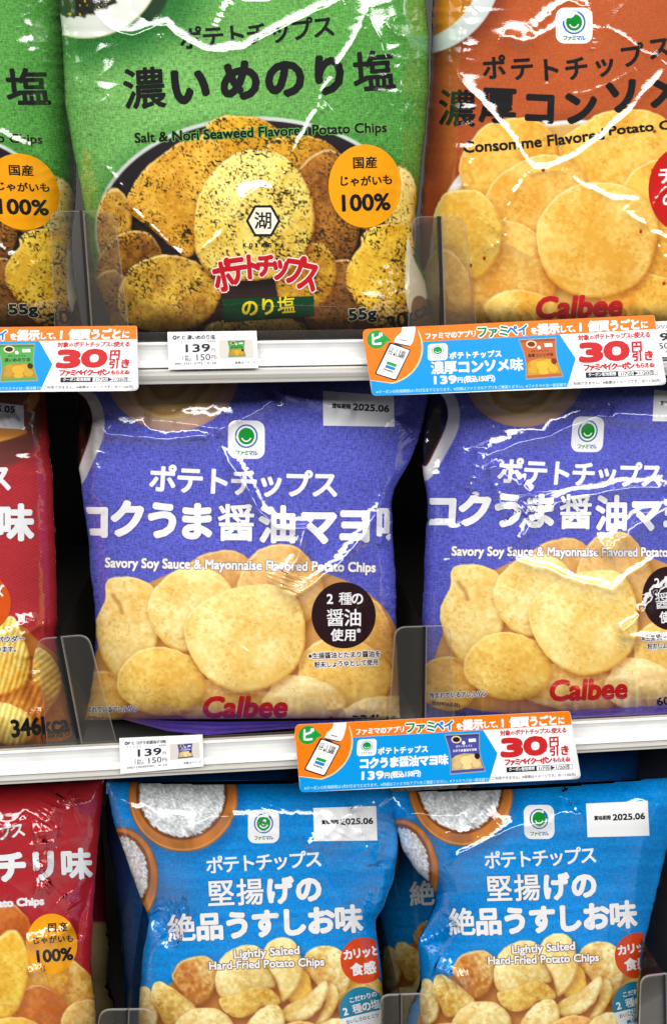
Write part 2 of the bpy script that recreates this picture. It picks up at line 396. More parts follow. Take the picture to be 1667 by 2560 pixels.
        return mesh_obj(name, np.concatenate([P, PB]), np.concatenate([F, FB]), mat or FILM, parent,
                        col=np.concatenate([col, cb]), uv=np.concatenate([np.stack([ax, ay], 1)*.001, np.stack([bx, by], 1)*.001]),
                        nor=np.concatenate([N, nb]))

# ------------------------------------------------------------------ printed pictures (flat artwork on the film)
def poly_sd(x, y, pts):
    d, _ = segdist(x, y, list(pts)+[pts[0]]); ins = np.zeros(x.shape, bool); n = len(pts)
    for i in range(n):
        (x0, y0), (x1, y1) = pts[i], pts[(i+1) % n]
        if y0 == y1: continue
        c = ((y0 > y) != (y1 > y)) & (x < (x1-x0)*(y-y0)/(y1-y0)+x0); ins ^= c
    return np.where(ins, -d, d)
def smooth_poly(pts, k=3):
    p = np.array(pts, float)
    for _ in range(k):
        q = np.roll(p, -1, 0); p = np.stack([.75*p+.25*q, .25*p+.75*q], 1).reshape(-1, 2)
    return [tuple(a) for a in p]
class Art:
    def __init__(self, x, y, base, weave=1.0):
        self.x, self.y = x, y; n = len(x); self.c = np.tile(np.array(base, float), (n, 1)); self.a = np.full(n, float(weave))
    def over(self, m, col, weave=0.0):
        m = np.clip(m, 0, 1); col = np.asarray(col, float)
        self.c = self.c*(1-m)[:, None]+(col if col.ndim == 2 else col[None])*m[:, None]; self.a = self.a*(1-m)+weave*m
    def mul(self, m, k):
        self.c = self.c*(1-np.clip(m, 0, 1)[:, None]*(1-np.array(k))[None])
    def ell(self, cx, cy, rx, ry, rot=0):
        c, s = cos(rot), sin(rot); u = ((self.x-cx)*c+(self.y-cy)*s)/rx; v = (-(self.x-cx)*s+(self.y-cy)*c)/ry
        return u, v, (np.hypot(u, v)-1)*min(rx, ry)
    def poly(self, pts, col, weave=0, soft=1.6, k=3):
        d = poly_sd(self.x, self.y, smooth_poly(pts, k)); self.over(sm(soft, -soft, d), col, weave); return d
    def chip(self, cx, cy, rx, ry, rot=0, seed=1, light=(240, 214, 140), dark=(205, 150, 60), edge=(196, 140, 50), irr=.05, fleck=0, shadow=.35, spots=0, ridge=None, pts=None, grain=1.0):
        x, y = self.x, self.y; rs = np.random.RandomState(seed)
        R = max(rx, ry)*1.5; m = (np.abs(x-cx) < R+30) & (np.abs(y-cy) < R+40)
        if not m.any(): return
        xs, ys = x[m], y[m]; c, s = cos(rot), sin(rot)
        def dist(ox, oy):
            u = ((xs-ox-cx)*c+(ys-oy-cy)*s)/rx; v = (-(xs-ox-cx)*s+(ys-oy-cy)*c)/ry
            th = np.arctan2(v, u); rr = 1
            for k in (2, 3, 4, 5, 7): rr = rr+irr*ph[k][0]/k*np.cos(k*th+ph[k][1])
            return (np.hypot(u, v)/rr-1)*min(rx, ry)
        ph = {k: (rs.uniform(.6, 2), rs.uniform(0, 6.28)) for k in (2, 3, 4, 5, 7)}
        d = dist(0, 0)+4*(fbm(xs, ys, 16, 2, seed)-.5) if pts is None else poly_sd(xs, ys, smooth_poly(pts))+4*(fbm(xs, ys, 16, 2, seed)-.5)
        ds = dist(5, 10) if pts is None else poly_sd(xs-5, ys-10, smooth_poly(pts))
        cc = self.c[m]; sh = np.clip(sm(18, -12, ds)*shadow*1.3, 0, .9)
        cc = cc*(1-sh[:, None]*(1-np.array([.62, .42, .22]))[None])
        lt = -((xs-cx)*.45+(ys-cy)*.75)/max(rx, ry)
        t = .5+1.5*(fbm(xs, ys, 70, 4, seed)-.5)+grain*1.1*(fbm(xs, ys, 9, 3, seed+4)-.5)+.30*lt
        t = np.clip(t, 0, 1)[:, None]
        col = np.array(dark, float)*(1-t)+np.array(light, float)*t
        pore = sm(.55, .80, .6*vn(xs/4.2, ys/3.4, seed+11)+.4*vn(xs/7, ys/6, seed+15))*sm(.35, .65, fbm(xs, ys, 60, 2, seed+2))*.22*grain
        col = col*(1-pore[:, None]*np.array([.35, .5, .8]))
        if ridge is not None:
            ca, sa = cos(ridge[0]), sin(ridge[0]); g = np.sin((xs*ca+ys*sa)/ridge[1]*6.28+2*fbm(xs, ys, 60, 2, 3))
            col = col*(1+.13*g[:, None])
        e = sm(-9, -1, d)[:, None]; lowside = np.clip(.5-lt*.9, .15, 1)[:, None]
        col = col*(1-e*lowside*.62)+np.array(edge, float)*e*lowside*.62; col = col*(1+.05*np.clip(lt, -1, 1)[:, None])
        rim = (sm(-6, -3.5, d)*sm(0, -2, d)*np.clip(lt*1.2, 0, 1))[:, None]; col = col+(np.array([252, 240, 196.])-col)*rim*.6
        if fleck:
            cl = fbm(xs, ys, 40, 2, seed+21)
            f = sm(.76, .84, vn(xs/3.0+.4*ys/7, ys/6.5-xs/14, seed+20)*.76+.26*cl+fleck*.05)
            f1 = sm(.77, .84, vn(xs/6.6-ys/13, ys/3.0+xs/17, seed+27)*.76+.26*cl+fleck*.05)
            f2 = sm(.82, .88, vn(xs/6-ys/16, ys/5.5, seed+31)*.7+.36*cl+fleck*.04)
            ff = np.maximum(np.maximum(f*.7, f1*.7), f2*.85)[:, None]
            col = col*(1-ff)+np.array([54, 42, 16.])*ff
        mcol = np.array(light, float)*.5+np.array(dark, float)*.5; col = (mcol+(col-mcol)*1.2)*np.array([1., .985, .91])
        for k in range(spots):
            a = rs.uniform(0, 6.28); r = rs.uniform(.15, .85)**.5; px = cx+rx*r*cos(a); py = cy+ry*r*sin(a)
            q = np.hypot(xs-px, (ys-py)*.8); col = col*(1-sm(4.8, 3, q)[:, None])+np.array([150, 30, 18.])*sm(4.8, 3, q)[:, None]
        mm = sm(1.5, -1.5, d)
        self.c[m] = cc*(1-mm[:, None])+col*mm[:, None]; self.a[m] = self.a[m]*(1-mm)
    def done(self): return np.clip(self.c, 0, 255), np.clip(self.a, 0, 1)

def art_purple(x, y):
    A = Art(x, y, (86, 90, 186)); A.c *= (1+.10*(fbm(x, y, 130, 3, 3)-.5))[:, None]
    # soy sauce in a white dish
    dish = [(60, 950), (228, 970), (256, 1010), (264, 1060), (258, 1100), (236, 1150), (205, 1218), (175, 1226), (150, 1190), (90, 1190), (20, 1100)]
    d = A.poly(dish, (214, 212, 212)); A.mul(sm(-26, -2, d)*sm(2, -2, d)*.35, (.75, .76, .82))
    A.poly([(70, 960), (205, 975), (234, 1035), (228, 1085), (208, 1140), (190, 1190), (172, 1170), (120, 1165), (60, 1100)], (14, 6, 8))
    dd = poly_sd(x, y, smooth_poly([(70, 960), (205, 975), (234, 1035), (228, 1085), (208, 1140), (190, 1190), (172, 1170), (120, 1165), (60, 1100)])); A.over(sm(-10, -1, dd)*sm(1, -1, dd)*sm(1040, 1080, y)*.8, (95, 28, 12))
    # mayonnaise in a beige dish
    u, v, d = A.ell(432, 926, 168, 152); A.over(sm(2, -2, d), (206, 168, 146)); A.mul(sm(-22, 0, d)*sm(2, -2, d)*.5*sm(0, .6, v), (.8, .72, .66))
    u, v, d = A.ell(430, 918, 138, 130); A.over(sm(2, -2, d), (210, 168, 104))
    r = np.hypot(u, v)+.12*np.sin(np.arctan2(v, u)*2+1); A.over(sm(2, -2, d)*(.5+.5*np.sin(r*21+3*fbm(x, y, 50, 2, 4)))**2*.55, (240, 218, 172)); A.mul(sm(2, -2, d)*(.5+.5*np.sin(r*21+2.4+3*fbm(x, y, 50, 2, 4)))**6*.4, (.78, .66, .5))
    # bowl and potato chips
    A.poly([(225, 1660), (300, 1500), (420, 1430), (560, 1400), (860, 1430), (1010, 1560), (1020, 1830), (200, 1830)], (196, 142, 78))
    L, D, E = (244, 226, 168), (228, 190, 108), (206, 148, 58)
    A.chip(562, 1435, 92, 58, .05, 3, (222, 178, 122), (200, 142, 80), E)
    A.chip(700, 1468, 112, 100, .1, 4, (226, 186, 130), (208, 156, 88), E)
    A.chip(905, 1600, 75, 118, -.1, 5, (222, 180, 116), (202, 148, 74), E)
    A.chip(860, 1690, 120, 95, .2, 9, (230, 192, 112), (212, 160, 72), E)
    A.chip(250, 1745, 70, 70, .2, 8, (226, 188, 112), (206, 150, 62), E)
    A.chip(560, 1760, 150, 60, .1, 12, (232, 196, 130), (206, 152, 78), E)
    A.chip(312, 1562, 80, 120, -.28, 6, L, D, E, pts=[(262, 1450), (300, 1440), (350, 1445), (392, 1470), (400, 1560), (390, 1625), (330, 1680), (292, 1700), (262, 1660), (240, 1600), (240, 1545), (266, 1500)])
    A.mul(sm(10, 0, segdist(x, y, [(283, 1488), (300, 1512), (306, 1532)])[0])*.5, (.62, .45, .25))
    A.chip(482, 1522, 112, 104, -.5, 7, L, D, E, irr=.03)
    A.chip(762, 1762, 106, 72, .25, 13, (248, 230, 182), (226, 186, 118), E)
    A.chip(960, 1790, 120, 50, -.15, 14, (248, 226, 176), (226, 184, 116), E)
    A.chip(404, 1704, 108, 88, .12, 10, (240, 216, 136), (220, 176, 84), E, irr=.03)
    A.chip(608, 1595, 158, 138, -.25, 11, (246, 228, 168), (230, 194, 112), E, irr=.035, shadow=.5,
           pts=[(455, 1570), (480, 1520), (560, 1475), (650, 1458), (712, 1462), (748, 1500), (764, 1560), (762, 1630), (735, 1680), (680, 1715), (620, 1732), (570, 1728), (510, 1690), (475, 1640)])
    return A.done()

def salt_bowl(A, cx, cy, rx, ry, seed=1):
    u, v, d = A.ell(cx, cy, rx, ry); x, y = A.x, A.y
    A.mul(sm(26, -6, A.ell(cx+6, cy+12, rx, ry)[2])*.35, (.45, .5, .6))
    wood = np.array([184, 112, 48.])*(1+.5*(fbm(x, y*.35, 30, 3, seed)-.5))[:, None]
    A.over(sm(1.5, -1.5, d), wood); A.mul(sm(-5, 0, d)*sm(2, -2, d)*.6, (.5, .4, .3))
    A.over(sm(-9, -6, d)*sm(-2, -5, d)*.5*sm(-.2, .7, v), (230, 176, 110))
    u, v, d = A.ell(cx-3, cy-8, rx*.84, ry*.84); A.mul(sm(1.5, -1.5, d)*.8, (.55, .45, .38))
    d = d+6*(vn(x/4.5, y/4.5, seed)-.4); g = .4*vn(x/4, y/4, seed+3)+.4*vn(x/2.6, y/2.6, seed+5)+.2*vn(x/14, y/14, seed+7); salt = (np.array([224, 228, 230.])*(0.58+.72*g)[:, None])
    A.over(sm(-6, -9, d), salt)
def art_blue(x, y):
    A = Art(x, y, (4, 130, 208), .55); A.c *= (1+.16*(fbm(x, y, 170, 3, 5)-.5))[:, None]
    streak = fbm(x*.18, y*2.4, 26, 2, 8); A.c = A.c+((streak-.5)*26)[:, None]*np.array([.6, .8, .8])
    salt_bowl(A, 458, 1992, 136, 138, 2)
    salt_bowl(A, 300, 2196, 96, 128, 6)
    L, D, E = (246, 234, 184), (218, 184, 104), (190, 140, 62)
    A.poly([(330, 2600), (350, 2530), (440, 2440), (560, 2420), (700, 2400), (860, 2420), (970, 2480), (1010, 2800), (320, 2800)], (186, 124, 54))
    k = dict(shadow=.5, grain=1.15)
    A.chip(905, 2500, 60, 70, .2, 20, (236, 210, 140), (206, 156, 76), E, **k)
    A.chip(815, 2440, 66, 80, .3, 21, L, (208, 160, 74), E, pts=[(752, 2402), (775, 2370), (806, 2363), (842, 2368), (864, 2390), (880, 2422), (874, 2462), (852, 2504), (830, 2526), (808, 2492), (788, 2450), (760, 2440)], **k)
    A.mul(sm(60, 5, np.hypot(A.x-790, (A.y-2440)*.8))*.45, (.86, .68, .42))
    A.chip(488, 2452, 60, 66, -.2, 22, (238, 218, 160), (190, 126, 56), (160, 100, 44), pts=[(428, 2442), (438, 2414), (470, 2394), (510, 2388), (537, 2402), (544, 2428), (540, 2466), (522, 2502), (490, 2518), (466, 2500), (442, 2462)], **k)
    A.mul(sm(46, 4, np.hypot(A.x-470, (A.y-2452)*.8))*.6, (.84, .58, .34))
    A.chip(612, 2430, 76, 70, .1, 23, L, D, E, pts=[(538, 2446), (548, 2398), (580, 2371), (620, 2360), (656, 2370), (674, 2400), (684, 2440), (694, 2468), (660, 2474), (640, 2486), (598, 2496), (556, 2502), (538, 2474)], **k)
    A.chip(748, 2466, 40, 64, .2, 26, (248, 218, 124), (230, 184, 70), E, pts=[(720, 2410), (756, 2420), (774, 2440), (782, 2476), (764, 2500), (724, 2512), (712, 2470)], **k)
    A.chip(704, 2424, 52, 86, -.15, 24, (252, 242, 200), (230, 202, 124), E, pts=[(654, 2372), (690, 2342), (730, 2345), (750, 2380), (760, 2430), (742, 2472), (715, 2503), (702, 2508), (694, 2450), (664, 2412)], **k)
    A.chip(366, 2520, 36, 60, .1, 25, L, (210, 170, 92), E, pts=[(344, 2468), (370, 2464), (386, 2490), (398, 2540), (386, 2580), (344, 2590)], **k)
    A.chip(425, 2505, 62, 56, -.5, 27, (244, 226, 160), (200, 154, 66), E, pts=[(376, 2476), (386, 2454), (405, 2453), (440, 2474), (470, 2498), (496, 2517), (470, 2544), (430, 2564), (408, 2562), (393, 2520), (378, 2502)], **k)
    A.chip(820, 2510, 36, 60, .5, 30, (248, 232, 172), (220, 182, 98), E, pts=[(822, 2456), (843, 2466), (848, 2500), (832, 2538), (800, 2564), (782, 2566), (812, 2520)], **k)
    A.chip(762, 2502, 70, 56, -.6, 28, (250, 240, 196), (226, 196, 116), E, pts=[(698, 2532), (720, 2511), (760, 2494), (790, 2468), (816, 2446), (822, 2470), (811, 2507), (780, 2543), (745, 2554), (710, 2554)], **k)
    A.mul(sm(6, 0, segdist(A.x, A.y, [(704, 2536), (750, 2522), (800, 2480)])[0])*.35, (.85, .68, .4))
    A.chip(625, 2505, 80, 42, -.1, 29, (242, 220, 138), (204, 158, 62), E, pts=[(544, 2502), (555, 2492), (600, 2484), (640, 2464), (666, 2467), (692, 2485), (706, 2507), (682, 2518), (652, 2512), (640, 2532), (600, 2548), (562, 2532)], **k)
    A.chip(508, 2560, 76, 44, 0, 31, L, D, E, pts=[(430, 2564), (470, 2524), (520, 2516), (562, 2530), (590, 2562), (586, 2620), (426, 2620)], **k)
    A.chip(665, 2556, 54, 48, .3, 32, L, (212, 176, 94), E, pts=[(606, 2574), (640, 2528), (680, 2506), (706, 2520), (714, 2562), (704, 2620), (606, 2620)], **k)
    A.chip(760, 2600, 70, 46, .2, 34, (230, 180, 108), (200, 132, 60), E, **k); A.chip(420, 2640, 90, 60, 0, 35, L, D, E, **k); A.chip(860, 2610, 80, 60, .2, 36, L, D, E, **k); A.chip(590, 2650, 100, 60, .2, 37, L, D, E, **k)
    return A.done()

def art_green(x, y):
    A = Art(x, y, (92, 156, 72)); A.c *= (1+.14*(fbm(x, y, 160, 3, 5)-.5))[:, None]
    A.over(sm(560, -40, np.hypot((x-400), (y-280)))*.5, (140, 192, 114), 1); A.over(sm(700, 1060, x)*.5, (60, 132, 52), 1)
    # seaweed in a white dish, soft printed shadow
    d = A.ell(250, -70, 226, 190)[2]; A.over(sm(90, -20, d)*.75, (22, 92, 34), .8)
    d = A.ell(372, -20, 52, 92, .4)[2]; A.over(sm(5, -5, d)*.85, (32, 48, 30))
    u, v, d = A.ell(212, -92, 192, 188); A.over(sm(2, -2, d), (222, 226, 216)); A.over(sm(-4, -1, d)*sm(2, -1, d)*.7, (170, 178, 90))
    u, v, d = A.ell(196, -104, 142, 146); d = d+12*(vn(x/9, y/9, 3)-.5); g = vn(x/6, y/11, 4)
    A.over(sm(3, -3, d), np.array([34, 38, 26.])*(.6+.9*fbm(x, y, 10, 2, 4))[:, None]); A.over(sm(3, -3, d)*sm(.74, .84, g), (190, 160, 52))
    # black bowl with pale rim
    u, v, d = A.ell(640, 575, 402, 284); A.over(sm(40, -6, d)*.35*sm(260, 330, y), (40, 110, 40), .8); A.over(sm(2, -2, d), (196, 204, 196)); d = A.ell(640, 577, 394, 276)[2]; A.over(sm(2, -2, d), (34, 28, 32))
    A.over(sm(700, 760, y), (52, 34, 28))
    Y, D, E = (232, 196, 84), (196, 140, 30), (150, 92, 20)
    B1, B2 = (196, 136, 48), (128, 76, 28)
    k = dict(fleck=1.0, grain=.9)
    A.chip(920, 470, 70, 100, .1, 50, B1, B2, E, **k)
    A.chip(606, 362, 108, 76, .1, 41, (230, 182, 56), (200, 138, 26), E, **k)
    A.chip(770, 420, 110, 80, .5, 51, (206, 152, 44), (160, 98, 24), E, **k)
    A.chip(805, 540, 95, 170, .1, 42, (178, 118, 46), (112, 64, 26), (96, 56, 24), **k)
    A.chip(860, 760, 110, 110, .1, 43, (150, 100, 44), (96, 58, 28), (80, 48, 22), **k)
    A.chip(435, 500, 120, 150, -.1, 44, (234, 188, 76), (198, 138, 36), E, pts=[(312, 505), (345, 438), (400, 388), (470, 342), (545, 348), (570, 400), (530, 480), (505, 570), (480, 660), (425, 612), (372, 566), (326, 536)], **k)
    A.chip(286, 560, 46, 86, .05, 45, (216, 170, 70), (150, 98, 34), E, **k)
    A.chip(330, 680, 90, 100, .3, 46, (206, 150, 52), (120, 74, 28), E, **k)
    A.chip(270, 770, 60, 100, .1, 47, (176, 130, 70), (120, 80, 40), E, **k)
    A.chip(1000, 520, 38, 110, .05, 48, (236, 222, 150), (206, 176, 84), E, **k)
    A.chip(430, 745, 122, 102, .15, 49, (222, 184, 76), (166, 116, 38), E, pts=[(292, 740), (310, 690), (345, 652), (420, 632), (500, 654), (556, 706), (548, 764), (505, 815), (430, 838), (335, 820), (300, 790)], **k)
    A.chip(640, 830, 130, 40, 0, 57, (226, 200, 130), (196, 160, 84), E, **k)
    A.chip(556, 620, 60, 60, .15, 58, (214, 172, 52), (180, 120, 26), E, **k)
    A.chip(765, 690, 72, 92, .35, 52, (218, 176, 60), (166, 112, 28), E, **k)
    A.chip(648, 530, 152, 150, -.35, 53, (244, 228, 140), (220, 186, 76), E, shadow=.5, pts=[(484, 560), (494, 490), (535, 422), (590, 380), (645, 370), (705, 384), (756, 434), (790, 520), (784, 596), (748, 656), (700, 694), (610, 704), (530, 694), (488, 640)], **k)
    A.chip(945, 700, 100, 145, .2, 54, (238, 206, 84), (210, 160, 40), E, irr=.07, shadow=.5, pts=[(860, 690), (880, 640), (905, 615), (900, 590), (930, 565), (985, 555), (1030, 560), (1040, 680), (1010, 780), (960, 800), (900, 770), (870, 730)], **k)
    A.chip(975, 790, 50, 40, 0, 55, (216, 180, 100), (170, 124, 60), E, **k)
    A.poly([(1016, 560), (1030, 640), (1050, 680), (1070, 720), (1066, 770), (1010, 800)], (226, 216, 190)); A.poly([(1060, 560), (1100, 650), (1120, 860), (1075, 860), (1066, 700), (1040, 610)], (36, 112, 52))
    A.poly([(1025, 745), (1060, 735), (1085, 800), (1075, 830), (1030, 830)], (120, 78, 44))
    return A.done()

def art_orange(x, y):
    A = Art(x, y, (172, 80, 38), .35); A.c *= (1+.10*(fbm(x, y, 190, 3, 5)-.5))[:, None]
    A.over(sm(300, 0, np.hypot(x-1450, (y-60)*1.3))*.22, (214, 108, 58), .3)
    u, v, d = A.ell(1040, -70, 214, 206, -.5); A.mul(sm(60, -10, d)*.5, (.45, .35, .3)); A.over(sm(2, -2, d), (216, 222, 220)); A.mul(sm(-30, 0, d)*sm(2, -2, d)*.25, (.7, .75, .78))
    u, v, d = A.ell(1020, -66, 186, 168, -.5); A.over(sm(2, -2, d), np.array([206, 124, 24.])*(1+.4*(fbm(x, y, 40, 3, 6)-.5))[:, None]); A.over(sm(.74, .8, vn(x/14, y/11, 6))*sm(-6, -12, d)*.6, (238, 190, 90))
    u, v, d = A.ell(1440, 640, 366, 340); A.mul(sm(40, -6, d)*.3, (.5, .4, .35)); A.over(sm(2, -2, d), (224, 226, 224)); d = A.ell(1440, 640, 340, 330)[2]; A.over(sm(6, -6, d), (206, 160, 86))
    L, D, E = (240, 206, 122), (222, 164, 60), (204, 130, 36)
    A.chip(1560, 380, 150, 110, .1, 61, (238, 200, 106), (224, 162, 56), E, spots=2)
    A.chip(1275, 410, 130, 112, -.4, 62, (236, 190, 92), (216, 150, 46), E, spots=2)
    A.chip(1640, 560, 110, 160, .1, 69, (236, 186, 84), (214, 140, 40), E, spots=2)
    A.chip(1340, 520, 150, 120, -.5, 63, (238, 196, 112), (220, 158, 62), E, spots=2)
    A.chip(1240, 700, 160, 150, .2, 64, (236, 196, 112), (214, 150, 60), E, spots=2)
    A.chip(1168, 582, 86, 116, -.2, 65, (236, 208, 116), (220, 170, 64), E, spots=2)
    A.chip(1110, 770, 70, 150, 0, 66, (230, 190, 112), (206, 146, 66), E, spots=1)
    A.chip(1620, 770, 120, 90, .2, 67, (236, 194, 96), (214, 146, 46), E, spots=2)
    A.chip(1330, 790, 120, 60, .2, 70, L, D, E, spots=1)
    A.chip(1492, 598, 152, 148, -.3, 68, (240, 206, 124), (224, 170, 72), E, irr=.03, shadow=.45, spots=2)
    return A.done()

def stripes(A, ang, per, k):
    A.c *= (1+k*np.sin((A.x*cos(ang)+A.y*sin(ang))/per*6.28))[:, None]
def art_red_cheese(x, y):
    A = Art(x, y, (168, 44, 50), .2); A.c *= (1+.16*(fbm(x, y, 150, 3, 5)-.5))[:, None]; stripes(A, 1.1, 7.5, .10)
    u, v, d = A.ell(-10, 1040, 118, 128); A.over(sm(14, -10, d)*.8, (92, 58, 48)); A.poly([(-200, 1080), (-40, 1060), (66, 1072), (70, 1086), (-60, 1120), (-200, 1140)], (226, 162, 66)); A.poly([(66, 985), (104, 980), (96, 1010), (66, 1040)], (186, 120, 40))
    A.over(sm(1100, 1086, y)*sm(1120, 1104, y)*sm(72, 66, x)*sm(-200, -100, x)*.4, (150, 80, 30))
    A.poly([(-400, 1600), (-60, 1540), (60, 1560), (90, 1600), (150, 1640), (240, 1760), (230, 1900), (-400, 1900)], (188, 112, 44))
    L, D, E = (246, 218, 128), (220, 164, 60), (196, 116, 36)
    A.chip(115, 1690, 55, 90, -.5, 71, (244, 214, 120), (214, 160, 56), E, ridge=(.9, 14), pts=[(84, 1610), (120, 1630), (150, 1665), (160, 1715), (130, 1770), (90, 1800), (60, 1810), (80, 1740)])
    A.chip(40, 1750, 90, 60, .5, 73, (222, 160, 70), (196, 116, 46), E, ridge=(.4, 16))
    A.chip(20, 1810, 70, 50, .4, 74, (250, 226, 140), (226, 176, 70), E, ridge=(.3, 14))
    A.chip(30, 1640, 60, 90, .2, 72, (248, 222, 136), (224, 170, 62), E, ridge=(.25, 13), pts=[(28, 1530), (46, 1560), (60, 1600), (76, 1640), (80, 1700), (30, 1735), (-60, 1750), (-60, 1600)])
    return A.done()
def art_red_chili(x, y):
    A = Art(x, y, (172, 34, 42), .2); A.c *= (1+.18*(fbm(x, y, 150, 3, 5)-.5))[:, None]; stripes(A, 1.1, 7.0, .07)
    A.poly([(-300, 2400), (-60, 2290), (30, 2300), (66, 2330), (100, 2360), (240, 2420), (260, 2900), (-300, 2900)], (206, 136, 48))
    E = (196, 120, 40)
    A.chip(16, 2322, 62, 60, .3, 81, (214, 130, 60), (184, 90, 32), E)
    A.chip(190, 2480, 56, 80, -.4, 82, (236, 206, 132), (206, 146, 62), E)
    A.chip(110, 2440, 66, 70, .3, 83, (232, 186, 84), (206, 140, 44), E)
    A.chip(100, 2520, 76, 54, .3, 84, (216, 140, 62), (184, 98, 34), E)
    A.chip(16, 2440, 56, 112, .15, 85, (244, 214, 96), (222, 170, 50), E, irr=.03)
    A.chip(205, 2550, 60, 46, -.6, 86, (240, 216, 150), (214, 160, 84), E); A.chip(40, 2590, 70, 50, 0, 87, (238, 206, 100), (214, 156, 52), E)
    return A.done()

# ------------------------------------------------------------------ lettering of each product
INK, WHITE, RED = (22, 22, 24), (232, 232, 234), (196, 26, 34)
def emblem(I, cx, cy, w, h, base=2, slope=0.0):
    I.rrect(cx-w/2, cy-h/2, cx+w/2, cy+h/2, w*.24, WHITE, base, slope)
    r = w*.31; oy = cy-h*.09
    I.disc(cx, oy, r, r*1.04, (28, 104, 170), base+1); I.disc(cx, oy, r*.86, r*.9, WHITE, base+2); I.disc(cx, oy, r*.70, r*.73, (10, 138, 46), base+3)
    I.arc(cx, oy+r*.06, r*.33, r*.45, .25, pi-.25, WHITE, base+4)
    n = 'ファミマル'
    for i, ch in enumerate(n):
        I.chars(ch, (cx-w*.30+i*w*.12, cy+h*.345+slope*(i-2)*w*.12), (cx-w*.18+i*w*.12, cy+h*.345+slope*(i-1)*w*.12), w*.15, (20, 130, 50) if i < 3 else (28, 96, 170), base+1, w*.006)
def ink_purple(I):
    I.chars('ポテトチップス', (374, 1196), (846, 1213), 72, WHITE, 3, 2.6, bow=3)
    for ch, cx, cy in (('コ', 232, 1304), ('ク', 320, 1299), ('う', 407, 1302), ('ま', 491, 1305), ('醤', 591, 1309), ('油', 694, 1313), ('マ', 796, 1317), ('ヨ', 887, 1314), ('味', 986, 1312)):
        I.chars(ch, (cx-48, cy-.5), (cx+48, cy+.5), 97, WHITE, 3, 5.4, ol=(60, 56, 140), olw=1.6)
    I.line('Savory Soy Sauce & Mayonnaise Flavored Potato Chips', (264, 1410), (938, 1422), 31, WHITE, 3, 1.3, ol=(120, 100, 110), olw=1.2)
    I.line('※生揚醤油とたまり醤油を', (771, 1640), (950, 1634), 15, (50, 30, 25), 3, .5, ol=WHITE, olw=2.4)
    I.line('粉末しょうゆとして使用', (786, 1662), (944, 1655), 15, (50, 30, 25), 3, .5, ol=WHITE, olw=2.4)
    I.line('Calbee', (510, 1768), (718, 1766), 50, RED, 3, 3.2, shear=.18)
    I.line('含まれているアレルゲン', (205, 1774), (345, 1772), 15, (50, 30, 25), 3, .4, ol=WHITE, olw=2)
    I.line('(原材料8品目)', (206, 1793), (278, 1800), 12, (60, 40, 35), 3, .3)
    I.line('60g  334kcal', (800, 1806), (1000, 1797), 26, INK, 3, 1.2)
def badge_purple(I):
    I.disc(859, 1538, 80, 83, (36, 14, 20), 2)
    I.chars('2種の', (818, 1497), (908, 1497), 34, WHITE, 4, .9); I.chars('醤油', (816, 1545), (904, 1545), 46, WHITE, 4, 1); I.chars('使用', (826, 1588), (892, 1588), 32, WHITE, 4, .9); I.chars('※', (893, 1576), (907, 1576), 20, WHITE, 4, .2)
def date_label(I, quad, text='2025.06', tx=None):
    """quad in order tl,tr,br,bl"""
    I.poly(quad, (236, 237, 238), 2)
    (a, b), (c, d) = tx
    L = math.hypot(c-a, d-b); e = ((c-a)/L, (d-b)/L)
    I.line('賞味期限', (a, b), (a+e[0]*L*.33, b+e[1]*L*.33), L*.085, (40, 40, 40), 3, .7)
    I.line(text, (a+e[0]*L*.37, b+e[1]*L*.37), (c, d), L*.115, (26, 26, 26), 3, 1.1)
def ink_blue(I):
    I.chars('ポテトチップス', (516, 2165), (804, 2147), 46, WHITE, 3, 1.2)
    I.chars('堅揚げの', (516, 2236), (808, 2222), 70, WHITE, 3, 3.8, ol=(60, 90, 130), olw=1)
    I.chars('絶品うすしお味', (420, 2323), (906, 2297), 72, WHITE, 3, 4.2, ol=(60, 90, 130), olw=1)
    I.line('Lightly Salted', (586, 2389), (748, 2378), 26, WHITE, 3, 1.2, ol=(110, 66, 40), olw=1.6)
    I.line('Hard-Fried Potato Chips', (524, 2418), (810, 2407), 26, WHITE, 3, 1.2, ol=(110, 66, 40), olw=1.6)
def badges_blue(I, which):
    if which == 0:
        I.disc(908, 2401, 57, 58, (206, 66, 18), 2); I.chars('カリッと', (858, 2389), (950, 2375), 27, WHITE, 4, 1.4); I.chars('食感', (876, 2426), (940, 2418), 33, WHITE, 4, 1.3)
    else:
        I.disc(906, 2528, 58, 61, (18, 124, 156), 2); I.poly([(850, 2548), (960, 2522), (962, 2545), (945, 2575), (905, 2590), (865, 2578)], WHITE, 3)
        I.chars('こだわりの', (872, 2502), (942, 2484), 15, WHITE, 4, .4); I.chars('2種の塩', (858, 2530), (950, 2508), 25, WHITE, 4, 1)
        I.line('おいしさのヒミツ', (866, 2556), (946, 2537), 10, (30, 110, 150), 4, .3); I.line('裏面に', (885, 2572), (925, 2562), 10, (30, 110, 150), 4, .3)
